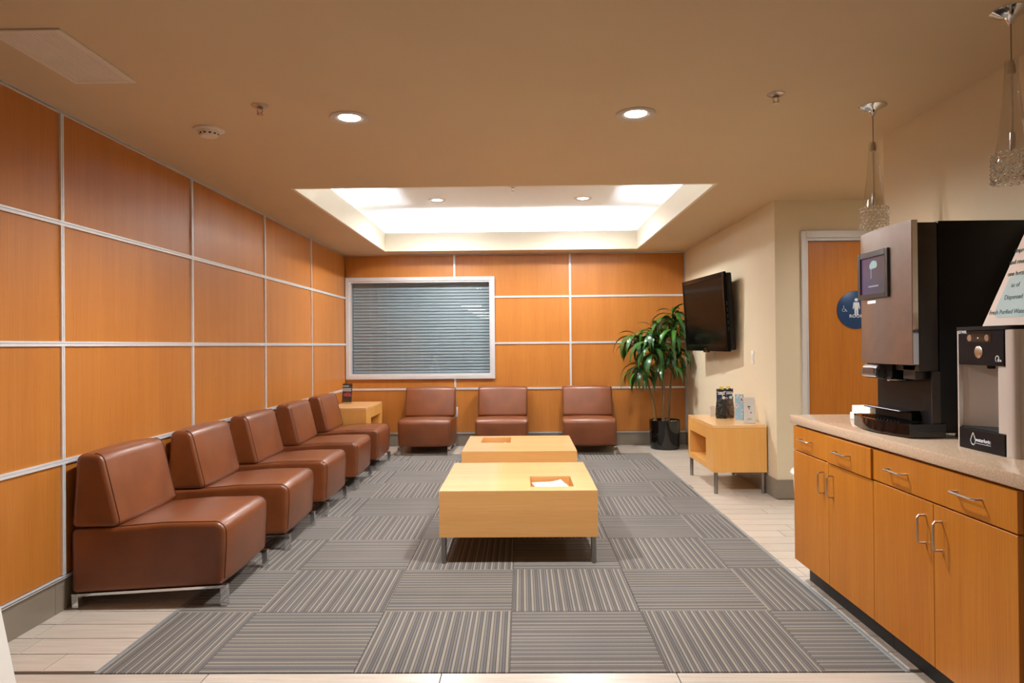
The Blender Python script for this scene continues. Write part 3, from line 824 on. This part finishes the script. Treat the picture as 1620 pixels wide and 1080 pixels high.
m = MB()
for a, b, c_, d in ((-.012, .004, .135, .15), (.002, .014, .14, .146), (-.006, .004, .12, .13), (.01, .018, .085, .1), (-.02, .022, .04, .043), (-.02, .014, .03, .033)): m.box(a, b, -.0016, -.001, c_, d)
tilt(m.build('printed_marks', plain('grey_print', (96, 100, 108), .6), t, smooth=0))
B(-.045, .045, -.01, .06, 0, .002).build('stand_foot', M['clear'], t, smooth=0)
t = thing('paper_cup_sleeve', (1.8, 6.5, ZT), 'small white folded leaflet standing behind the black pouch', 'leaflet', rz=math.radians(25))
t.name = 'leaflet'
B(-.03, .03, -.0012, .0012, 0, .095).build('front_leaf', M['paper'], t, smooth=0)
o = B(-.03, .03, -.0012, .0012, 0, .094).build('back_leaf', M['paper'], t, smooth=0); o.rotation_euler = (0, 0, .35); o.location = (.0, .015, 0)
# brochure in the corner
t = thing('brochure_holder', (-2.12, 8.22, ZT), 'acrylic stand with dark brochure on the corner table', 'brochure', rz=math.radians(-12))
rot = Matrix.Rotation(math.radians(-8), 4, 'X')
tilt(B(-.066, .066, -.002, .002, .002, .245, .001, 1).build('acrylic_front', M['clear'], t, smooth=0))
br = tilt(B(-.062, .062, .003, .006, .02, .243).build('brochure', plain('brochure_dark', (44, 52, 58), .3), t, smooth=0))
m = MB().box(-.06, .02, .0022, .003, .205, .222).box(-.06, .05, .0022, .003, .15, .19); m.build('white_lettering_bar', plain('brochure_pale', (176, 196, 206), .4), br, smooth=0)
MB().prism([(-.05, .1), (-.03, .13), (.01, .145), (.045, .128), (.055, .1), (.03, .09), (-.03, .088)], 'y', .0022, .003).build('red_car_print', plain('brochure_red', (170, 50, 70), .35), br, smooth=0)
B(-.06, .06, 0, .07, 0, .002).build('stand_foot', M['clear'], t, smooth=0)

# ================================================================== potted plant
PXc, PYc = 1.73, 8.345
pl = thing('potted_plant', (PXc, PYc, 0), 'tall leafy corn plant in a black pot in the back right corner', 'plant')
MB().lathe([(0, 0), (.168, 0), (.176, .01), (.187, .335), (.187, .348), (.177, .348), (.175, .3), (0, .3)], (0, 0, 0), 48).build('pot', M['black_gloss'], pl, label='glossy black cylindrical pot')
MB().lathe([(.1755, .3), (.17, .318), (.1, .328), (0, .33)], (0, 0, 0), 24).build('soil', M['soil'], pl)
stone_m = plain('pale_pebble', (176, 166, 152), .7, var=.15, vscale=30)
rp = random.Random(2)
for i in range(9):
    a = rp.uniform(0, 6.28); r = rp.uniform(.08, .15); bm = bmesh.new(); bmesh.ops.create_icosphere(bm, subdivisions=1, radius=.02)
    for v in bm.verts: v.co = Vector((v.co.x*rp.uniform(.8, 1.3), v.co.y, v.co.z*.6))
    MB().bm(bm).build('pebble', stone_m, pl, loc=(r*math.cos(a), r*math.sin(a), .333))
def cane():
    k = NT('ringed_cane'); w = k.n('ShaderNodeTexWave', bands_direction='Z'); w.inputs['Scale'].default_value = 16; w.inputs['Distortion'].default_value = 2.5; w.inputs['Detail'].default_value = 2
    k.l(k.pos(obj=True), w.inputs['Vector'])
    k.l(k.ramp(w.outputs['Fac'], [(.25, lin((66, 48, 32))), (.6, lin((150, 122, 84)))]), k.b.inputs['Base Color']); k.set(Roughness=.7); return k.m
M['cane'] = cane()
def leaf_mat():
    k = NT('glossy_green_leaf'); inf = k.n('ShaderNodeObjectInfo')
    f = k.noise(k.pos((6, 90, 6), True), 1, 3)
    a = k.ramp(f, [(.35, lin((18, 52, 18))), (.65, lin((44, 98, 34)))])
    b = k.ramp(f, [(.35, lin((40, 84, 26))), (.65, lin((86, 142, 54)))])
    k.l(k.mix(k.math('POWER', inf.outputs['Random'], 3.0), a, b), k.b.inputs['Base Color'])
    k.set(Roughness=.3, Coat_Weight=.15); k.b.inputs['Transmission Weight'].default_value = 0; return k.m
M['leaf'] = leaf_mat()
heads = [  # x, y offset, z relative to pot centre, base x, stem base offset, leaf count, scale
    (-.13, -.03, 1.46, -.02, 26, 1.0), (.11, .0, 1.64, .06, 26, 1.0), (-.33, -.06, 1.36, -.06, 24, 1.0),
    (-.24, .0, 1.02, -.1, 24, .95), (.12, -.08, 1.22, .05, 24, .95), (-.18, -.2, 1.28, -.03, 26, 1.0), (-.02, -.12, 1.04, .0, 16, .9), (.1, -.1, 1.45, 0, 16, .9)]
stems = [[(-.1, .02, .32), (-.13, .0, .55), (-.2, .0, .8), (-.24, .0, 1.0)],
         [(-.03, -.04, .32), (-.02, -.06, .6), (-.02, -.1, .85), (-.02, -.12, 1.02)],
         [(-.02, -.03, .32), (-.015, -.04, .62), (-.06, -.08, .95), (-.12, -.05, 1.25), (-.13, -.03, 1.48)],
         [(.05, .02, .32), (.055, .0, .6), (.1, -.03, .95), (.12, -.05, 1.21)],
         [(.06, .04, .32), (.07, .04, .65), (.13, .04, 1.1), (.11, .02, 1.66)],
         [(-.06, -.08, 1.0), (-.15, -.15, 1.15), (-.18, -.2, 1.28)],
         [(-.1, -.06, 1.12), (-.22, -.07, 1.25), (-.33, -.06, 1.36)]]
for s in stems:
    n = len(s); MB().tube(s, [.0155-.006*i/(n-1) for i in range(n)], 9).build('cane', M['cane'], pl)
def leaf_mesh(L, W, droop, rise, fold):
    vs = []; fs = []; n = 8; x = 0; z = 0; ang = rise
    for i in range(n+1):
        t = i/n
        w = W*min(1, (.28+t*3.2))*(1-max(0, (t-.45)/.55)**1.7) if t < 1 else 0.0008
        f = fold*w
        vs += [(x, -w, z+f), (x, 0, z), (x, w, z+f)]
        ang = rise-droop*(t+.5/n)**.85
        x += math.cos(ang)*L/n; z += math.sin(ang)*L/n
    for i in range(n):
        a = i*3; fs += [(a, a+1, a+4, a+3), (a+1, a+2, a+5, a+4)]
    m = MB().add(vs, fs); me = m.mesh('leaf', 60); me.materials.append(M['leaf']); return me, (x, z)
variants = [leaf_mesh(L, W, d, r_, .35) for L, W, d, r_ in ((.38, .026, 2.55, .75), (.44, .029, 2.75, .85), (.4, .027, 2.3, .45), (.48, .028, 2.9, 1.0), (.36, .025, 2.05, .2), (.26, .022, 1.4, 1.05))]
rl = random.Random(8)
for hx, hy, hz, bx, cnt, sc in heads:
    i = 0; tries = 0
    while i < cnt and tries < 400:
        tries += 1
        a = i*2.399+rl.uniform(-.5, .5)+tries*.02
        cnt_ = cnt; me, tip = variants[rl.randrange(5)] if i > 2 else variants[5]
        s = sc*rl.uniform(.85, 1.1)
        tx, ty = hx+math.cos(a)*tip[0]*s, hy+math.sin(a)*tip[0]*s
        mx, my = hx+math.cos(a)*.24*s, hy+math.sin(a)*.24*s
        if max(tx, mx)+PXc > XR-.05 or max(ty, my)+PYc > YB-.06: continue
        o = link('leaf', me, None, pl); o.location = (hx, hy, hz-.006*i+rl.uniform(-.02, .02))
        o.rotation_euler = (rl.uniform(-.25, .25), rl.uniform(-.15, .25), a); o.scale = (s, s*rl.uniform(.9, 1.15), s)
        i += 1

# ================================================================== television
TL, BL_, TR = Vector((1.803, 7.7, 1.956)), Vector((1.848, 7.7, 1.194)), Vector((1.91, 6.492, 1.952))
ux = (TR-TL).normalized(); uz = (TL-BL_); uz = (uz-ux*uz.dot(ux)).normalized(); uy = uz.cross(ux)   # uy points to the wall
w, h = 1.213, .765
tv = thing('television', (0, 0, 0), 'black flat television mounted on the beige right wall', 'television')
org = TL-uz*h
tv.matrix_world = Matrix(((ux.x, uy.x, uz.x, org.x), (ux.y, uy.y, uz.y, org.y), (ux.z, uy.z, uz.z, org.z), (0, 0, 0, 1)))
m = MB(); fr = .048
m.box(0, fr, 0, .03, 0, h, .008).box(w-fr, w, 0, .03, 0, h, .008).box(fr-.01, w-fr+.01, 0, .03, h-fr, h, .008).box(fr-.01, w-fr+.01, 0, .03, 0, .07, .008)
m.build('bezel', M['tv_black'], tv)
B(fr-.008, w-fr+.008, .006, .012, .06, h-fr+.008).build('screen', M['screen'], tv, smooth=0)
B(.008, w-.004, .028, .085, .012, h-.012, .014).build('rear_shell', M['black'], tv)
B(.2, w-.2, .084, .098, .12, h-.16, .004).build('rear_housing', M['black'], tv)
B(w/2-.06, w/2+.06, -.004, .026, -.014, .01, .006).build('sensor_bar', M['black_gloss'], tv)
B(w/2-.016, w/2+.016, -.0012, .0, .02, .028).build('silver_badge', M['nickel'], tv, smooth=0)
for i in range(5): B(w-.0005, w+.001, .012, .024, .2+i*.06, .24+i*.06).build('side_port', M['hole'], tv, smooth=0)
inv = tv.matrix_world.inverted()
for nm, a in (('wall_plate', (2.057, 2.07, 6.86, 7.26, 1.37, 1.77, .003, 1)), ('mount_arm', (1.93, 2.057, 7.0, 7.12, 1.47, 1.67, .003, 1))):
    o = B(*a).build(nm, M['black'], tv); o.matrix_parent_inverse = inv

# wall plates
def plate(name, label, x, y, z, face, hgt=.118, wid=.072, toggle=True):
    t = thing(name, (x, y, z), label, 'switch' if toggle else 'outlet')
    if face == 'x':
        B(-.006, 0, -wid/2, wid/2, -hgt/2, hgt/2, .0025).build('cover_plate', M['white'], t)
        if toggle: B(-.01, -.006, -.016, .016, -.033, .033, .0015).build('rocker', M['white'], t)
        else:
            for zz in (-.022, .022): B(-.0085, -.006, -.017, .017, zz-.014, zz+.014, .001).build('socket', M['white'], t)
    else:
        B(-wid/2, wid/2, -.006, 0, -hgt/2, hgt/2, .0025).build('cover_plate', M['white'], t)
        for zz in (-.022, .022): B(-.017, .017, -.0085, -.006, zz-.014, zz+.014, .001).build('socket', M['white'], t)
plate('light_switch', 'white light switch plate on the right wall between television and corner', XR, 6.157, 1.14, 'x')
plate('wall_jack', 'small white wall plate just below the television', XR, 7.385, 1.112, 'x', .096, .06, False)
plate('wall_outlet', 'white wall outlet low on the right wall behind the side table', XR, 7.2, .44, 'x', toggle=False)
plate('power_outlet', 'white power outlet on the back wall beside the left back chair', -.85, YB-PT, .433, 'y', .125, .07, False)

# ================================================================== counter
FX = 1.47; CT = .882
def handle(parent, y, z, axis, L=.1):
    # bent wire pull on the -X face; local coords of the thing at (0,0,0)
    x = FX-.0185; d = .03
    if axis == 'y': p = [(x, y+L/2, z), (x-d*.8, y+L/2, z), (x-d, y+L/2-.008, z), (x-d, y-L/2+.008, z), (x-d*.8, y-L/2, z), (x, y-L/2, z)]
    else: p = [(x, y, z+L/2), (x-d*.8, y, z+L/2), (x-d, y, z+L/2-.008), (x-d, y, z-L/2+.008), (x-d*.8, y, z-L/2), (x, y, z-L/2)]
    return MB().tube(p, .0042, 8).build('handle', M['nickel'], parent, label='brushed metal bar pull')
def cabinet(y0, y1, drawers, label, hd):
    t = thing('base_cabinet', (0, 0, 0), label, 'cabinet', 'wood veneer base cabinets')
    m = MB().box(FX, 2.045, y0+.001, y0+.018, .115, .836).box(FX, 2.045, y1-.018, y1-.001, .115, .836).box(FX, 2.045, y0+.018, y1-.018, .115, .133).box(2.03, 2.045, y0+.018, y1-.018, .133, .836).box(FX, FX+.06, y0+.018, y1-.018, .816, .836).box(FX, FX+.02, y0+.018, y1-.018, .69, .712)
    m.build('carcass', M['cab'], t, smooth=0)
    B(1.53, 1.545, y0+.001, y1-.001, .0, .115).build('toe_kick', M['toe'], t, smooth=0)
    ym = (y0+y1)/2
    for a, b in ((y0, ym), (ym, y1)):
        d = B(FX-.0185, FX-.0005, a+.0015, b-.0015, .117, .696, .001, 1).build('door', M['cab'], t, smooth=0)
        handle(d, (b-.048 if b == ym else a+.048) if True else 0, .594, 'z', .1)
    for a, b, opn, hs in drawers:
        d = B(FX-.0185-opn, FX-.0005-opn, a+.0015, b-.0015, .702, .828, .001, 1).build('drawer', M['cab'], t, smooth=0)
        if opn: MB().box(FX-opn, FX+.3, a+.03, a+.042, .72, .81).box(FX-opn, FX+.3, b-.042, b-.03, .72, .81).build('drawer_sides', M['cab'], d, smooth=0)
        for y in hs:
            hh_ = handle(d, y, .768, 'y', .125)
            if opn: hh_.location = (-opn, 0, 0)
cabinet(2.858, 3.686, [(2.858, 3.27, .009, [3.1]), (3.27, 3.686, 0, [3.51])], 'wood veneer base cabinet at the far end of the counter with a slightly open drawer', 0)
cabinet(2.03, 2.858, [(2.03, 2.858, 0, [2.25, 2.668])], 'wood veneer base cabinet nearest the camera with one wide drawer and two pulls', 0)
B(1.443, 2.048, 1.95, 3.712, .838, CT, .004, 2).build('countertop', M['stone'], label='speckled beige stone countertop over the wood cabinets', cat='countertop')
CTZ = CT+.0005

# coffee machine ------------------------------------------------------
cmx = thing('coffee_machine', (0, 0, 0), 'tall steel and black coffee machine with touch screen on the counter', 'coffee machine')
Yn, Yf = 2.775, 3.2
B(1.68, 2.03, Yn, Yf, .9, 1.757, .006).build('cabinet_body', M['black'], cmx)
# upper head
B(1.6, 1.68, Yn+.004, Yf-.004, 1.15, 1.752, .004).build('head', M['dark_panel'], cmx)
B(1.65, 1.745, Yn+.001, Yn+.012, .9, 1.15, .003).build('side_column', M['dark_panel'], cmx)
B(1.65, 1.68, Yn+.012, Yf-.004, .9, 1.15).build('recess_back', M['black'], cmx, smooth=0)
# bulged steel door
def arc_front(y0, y1, x_edge, bulge, n=14):
    return [(x_edge-bulge*math.sin(PI*i/n)**.8 if 0 < i < n else x_edge, y0+(y1-y0)*i/n) for i in range(n+1)]
out = [(1.6, Yf-.004)]+[(1.6, Yn+.004)]
poly = arc_front(Yn+.004, Yf-.004, 1.578, .022)
md = MB().prism([(1.6, Yn+.004)]+poly+[(1.6, Yf-.004)], 'z', 1.176, 1.762).build('steel_door', M['machine_door'], cmx, smooth=30)
B(1.574, 1.6, Yn, Yn+.0045, 1.176, 1.762, .002, 1).build('door_edge', M['chrome'], cmx, label='bright chrome door edge')
# screen
sy0, sy1, sz0, sz1 = 2.912, 3.168, 1.462, 1.67
m = MB(); xs = 1.548
m.box(xs, 1.575, sy0, sy0+.024, sz0, sz1, .002, 1).box(xs, 1.575, sy1-.024, sy1, sz0, sz1, .002, 1).box(xs, 1.575, sy0+.024, sy1-.024, sz0, sz0+.022, .002, 1).box(xs, 1.575, sy0+.024, sy1-.024, sz1-.026, sz1, .002, 1)
m.build('screen_bezel', M['dark_panel'], cmx)
def screen_mat():
    k = NT('lit_display'); sep = k.n('ShaderNodeSeparateXYZ'); k.l(k.n('ShaderNodeTexCoord').outputs['Generated'], sep.inputs[0])
    c = k.ramp(sep.outputs['Y'], [(0, lin((74, 66, 62))), (1, lin((88, 60, 96)))])
    k.b.inputs['Base Color'].default_value = (.02, .02, .02, 1); k.l(c, k.b.inputs['Emission Color']); k.set(Emission_Strength=.85, Roughness=.15); return k.m
sc_ = B(1.556, 1.572, sy0+.024, sy1-.024, sz0+.022, sz1-.026).build('touch_screen', screen_mat(), cmx, smooth=0)
ic = emis('display_icon', (150, 180, 176), .8, .02)
MB().prism(round_poly([(3.005, 1.598, .012), (3.07, 1.592, .012), (3.075, 1.612, .012), (3.05, 1.63, .015), (3.015, 1.626, .012)], 3), 'x', 1.5552, 1.556).build('cloud_icon', ic, sc_, smooth=0)
MB().prism([(3.055, 1.592), (3.065, 1.592), (3.063, 1.552), (3.056, 1.552)], 'x', 1.5552, 1.556).build('stem_icon', emis('display_icon_dim', (120, 110, 130), .8, .02), sc_, smooth=0)
B(1.5552, 1.556, 3.0, 3.085, 1.513, 1.52).build('caption_bar', emis('display_caption', (140, 135, 150), .8, .02), sc_, smooth=0)
B(1.5535, 1.576, 3.02, 3.09, 1.44, 1.453, .001, 1).build('white_label', M['white'], cmx, smooth=0)
# dispensing head
hp = round_poly([(1.585, 1.178, 0), (1.585, 1.12, .01), (1.57, 1.108, .015), (1.65, 1.108, 0), (1.65, 1.178, 0)], 3)
MB().prism(hp, 'y', 2.95, 3.16).build('spout_housing', M['black'], cmx)
MB().prism(round_poly([(1.537, 1.118, .008), (1.59, 1.112, .004), (1.59, 1.17, .004), (1.545, 1.17, .018)], 4), 'y', 3.0, 3.12).build('chrome_spout', M['chrome'], cmx)
B(1.5355, 1.54, 3.012, 3.105, 1.128, 1.158, .001, 1).build('spout_insert', M['steel'], cmx)
MB().lathe([(0, 1.104), (.05, 1.104), (.054, 1.108), (.05, 1.112), (0, 1.112)], (1.61, 2.93, 0), 24).build('nozzle_ring', M['chrome'], cmx)
B(1.6, 1.66, Yn+.03, Yn+.12, 1.115, 1.176, .003).build('hot_water_block', M['dark_panel'], cmx)
# cup shelf and drip tray
B(1.57, 1.66, 2.86, 3.17, .975, .983, .003, 1).build('cup_shelf', M['black_gloss'], cmx)
MB().box(1.62, 1.66, 2.87, 3.16, .94, .975).build('shelf_support', M['black'], cmx, smooth=0)
tp = [(1.7, 2.77)]+[(1.548-.042*math.sin(PI*i/16), 2.76+(3.215-2.76)*i/16) for i in range(17)]+[(1.7, 3.205)]
MB().prism(tp, 'z', .886, .938).build('drip_tray', M['black_gloss'], cmx, smooth=30)
m = MB()
for i in range(12): m.box(1.545, 1.645, 2.83+i*.027, 2.842+i*.027, .938, .9415)
m.build('drip_grate', M['black'], cmx, smooth=0)
for x in (1.7, 2.0):
    for y in (Yn+.02, Yf-.03): MB().lathe([(0, CTZ), (.011, CTZ), (.011, .9), (0, .9)], (x, y, 0), 12).build('foot', M['steel'], cmx)
MB().box(1.69, 1.7, 2.79, 3.19, CTZ, .9).build('plinth', M['black'], cmx, smooth=0)

# folded napkins behind the machine
for i, (z, dx) in enumerate(((CTZ, 0), (CTZ+.035, .012))):
    t = thing('napkin_stack', (1.75+dx, 3.44, z), ('lower' if i == 0 else 'upper')+' white folded napkin stack behind the coffee machine', 'napkins', 'napkins on the counter', math.radians(3+i*6))
    for k in range(5): B(-.08, .08, -.07, .07, k*.0068, k*.0068+.006, .002, 1).build('napkin', M['paper'], t)

# water dispenser ------------------------------------------------------
wd = thing('water_dispenser', (0, 0, 0), 'silver and black countertop water dispenser at the right edge', 'water dispenser')
DX, DY0, DY1, DT = 1.612, 2.256, 2.556, 1.322
sil = plain('silver_plastic', (204, 198, 192), .3, .3, .02)
# silver shell: rounded near-side column, far side sheet, rear body
body = round_poly([(DX, DY0, .045), (DX, DY0+.048, .003), (1.74, DY0+.048, 0), (1.74, DY1-.01, 0), (DX, DY1-.01, .002), (DX, DY1, .003), (1.99, DY1, .02), (1.99, DY0, .03)], 6)
MB().prism(body, 'z', CTZ, DT-.014).build('shell', sil, wd, smooth=40)
MB().prism(inset(round_poly([(DX-.003, DY0, .045), (DX-.003, DY1, .01), (1.99, DY1, .02), (1.99, DY0, .03)], 6), -.001), 'z', DT-.0135, DT).build('top_cap', M['black'], wd, smooth=40)
blk = plain('dark_navy_plastic', (15, 16, 22), .3, 0, .05, spec=.2)
B(DX-.002, 1.738, DY0+.05, DY1-.011, 1.185, DT-.0145, .002, 1).build('control_panel', blk, wd, smooth=0)
B(DX-.002, 1.738, DY0+.05, DY1-.011, CTZ, .956, .002, 1).build('drip_base', blk, wd, smooth=0)
# concave steel alcove
yc, n = (DY0+.05+.04+DY1-.011)/2, 14
hwid = (DY1-.011-(DY0+.05+.04))/2
arc = [(DX+.015+.1*math.sin(PI*i/n), yc-hwid+2*hwid*i/n) for i in range(n+1)]
MB().prism(arc+[(1.737, DY1-.0115), (1.737, DY0+.05)]+[(DX+.004, DY0+.05), (DX+.004, DY0+.088)], 'z', .957, 1.1845)\
    .build('steel_alcove', plain('alcove_steel', (206, 199, 192), .32, .25, .02), wd, smooth=40)
B(DX+.01, DX+.1, yc-.1, yc+.1, .9565, .96).build('drip_grid', M['hole'], wd, smooth=0)
MB().lathe([(0, 1.172), (.012, 1.172), (.014, 1.185)], (DX+.05, yc, 0), 14).build('spout', M['black'], wd)
xp = DX-.0022
def disc(y, z, r, mat, name, d=.003):
    return MB().lathe([(0, xp-d), (r*.9, xp-d), (r, xp-d*.6), (r, xp)], (0, y, z), 20, 'x').build(name, mat, wd)
B(xp-.001, xp+.001, 2.367, 2.495, 1.266, 1.297, .0008, 1).build('button_strip', M['black_gloss'], wd, smooth=0)
disc(2.479, 1.281, .0115, M['nickel'], 'hot_button'); disc(2.388, 1.281, .0115, M['nickel'], 'cold_button'); disc(2.433, 1.281, .003, M['white'], 'indicator'); disc(2.432, 1.231, .0215, M['nickel'], 'dispense_button')
tm = link('panel_lettering', text_mesh('STWR', .0165, .0004, 'LEFT', bold=.0004), M['sign_white'], wd); face_minus_x(tm, xp-.0006, 2.541, 1.298)
# swirl emblem
sw = [(xp-.0008, 2.337+.0085*math.cos(a), 1.209+.0105*math.sin(a)) for a in [math.radians(q) for q in range(-60, 260, 20)]]
MB().tube(sw, .0016, 5).build('swirl_emblem', M['sign_white'], wd)
tm = link('emblem_lettering', text_mesh('fire', .0135, .0004, 'LEFT', bold=.0004), M['sign_white'], wd); face_minus_x(tm, xp-.0006, 2.336, 1.2)
# drop logo and name
dr = [(2.466, .944), (2.474, .93), (2.479, .917), (2.475, .905), (2.466, .9), (2.457, .905), (2.4535, .917), (2.458, .93)]
MB().tube([(xp-.0008, y, z) for y, z in dr+dr[:1]], .0017, 5).build('drop_emblem', M['sign_white'], wd)
tm = link('brand_lettering', text_mesh('waterlogic', .0185, .0004, 'LEFT', bold=.0004), M['sign_white'], wd); face_minus_x(tm, xp-.0006, 2.453, .915)
B(xp-.0004, xp, 2.375, 2.452, .9075, .909).build('brand_underline', M['sign_white'], wd, smooth=0)

# sign standing on the dispenser
sn = thing('counter_sign', (0, 0, 0), 'white slanted cardboard sign with green italic text on the water dispenser', 'sign')
board_m = plain('sign_board', (232, 214, 202), .5, 0, .02)
MB().prism([(2.548, DT+.0005), (2.325, 1.64), (2.2, 1.64), (2.1, DT+.0005)], 'x', 1.7, 1.708).build('board', board_m, sn, smooth=0)
circ = [(2.33+.16*math.cos(a), 1.40+.1*math.sin(a)) for a in [2*PI*i/40 for i in range(40)]]
lim = lambda y, z: (min(y, 2.548-(z-DT)*.7-.03), max(z, DT+.03))
MB().prism([lim(*p) for p in circ], 'x', 1.6994, 1.7).build('pale_blue_print', plain('pale_blue_print', (186, 206, 208), .6), sn, smooth=0)
grn = plain('dark_green_print', (26, 74, 70), .6)
for txt, y, z in (('Fresh Purified Water', 2.508, 1.365), ('Dispensed', 2.43, 1.415), ('as of', 2.395, 1.456), ('one bottle', 2.412, 1.495), ('and reuse', 2.402, 1.534), ('improve', 2.375, 1.572)):
    tm = link('lettering', text_mesh(txt, .022, .0002, 'LEFT', .25, 0, .96), grn, sn); face_minus_x(tm, 1.6991, y, z)

# waste bin in the alcove ----------------------------------------------
bn = thing('waste_bin', (1.868, 4.3, 0), 'white waste bin peeking out past the far end of the counter', 'bin')
MB().lathe([(0, .004), (.135, .004), (.14, 0), (.145, .01), (.168, .44), (.16, .44), (.14, .02), (0, .02)], (0, 0, 0), 32).build('bucket', M['white'], bn)
MB().lathe([(.16, .44), (.181, .44), (.185, .452), (.178, .468), (.166, .47), (.16, .455)], (0, 0, 0), 32, close=True).build('rim', M['white'], bn)

# white leaning board at the lower left ----------------------------------
bd = thing('folding_board', (-1.93, 2.28, 0), 'white folding floor board standing at the lower left edge', 'board')
for sgn, nm in ((1, 'board_leaf'), (-1, 'board_leaf')):
    pr = [(sgn*.235, 0), (sgn*.217, 0), (sgn*.0, 1.05), (sgn*.018, 1.05)]
    MB().prism(pr, 'y', -.3, .02).build(nm, M['white'], bd, smooth=0)
B(-.02, .02, -.3, .02, 1.05, 1.062, .002, 1).build('hinge_cap', M['white'], bd)
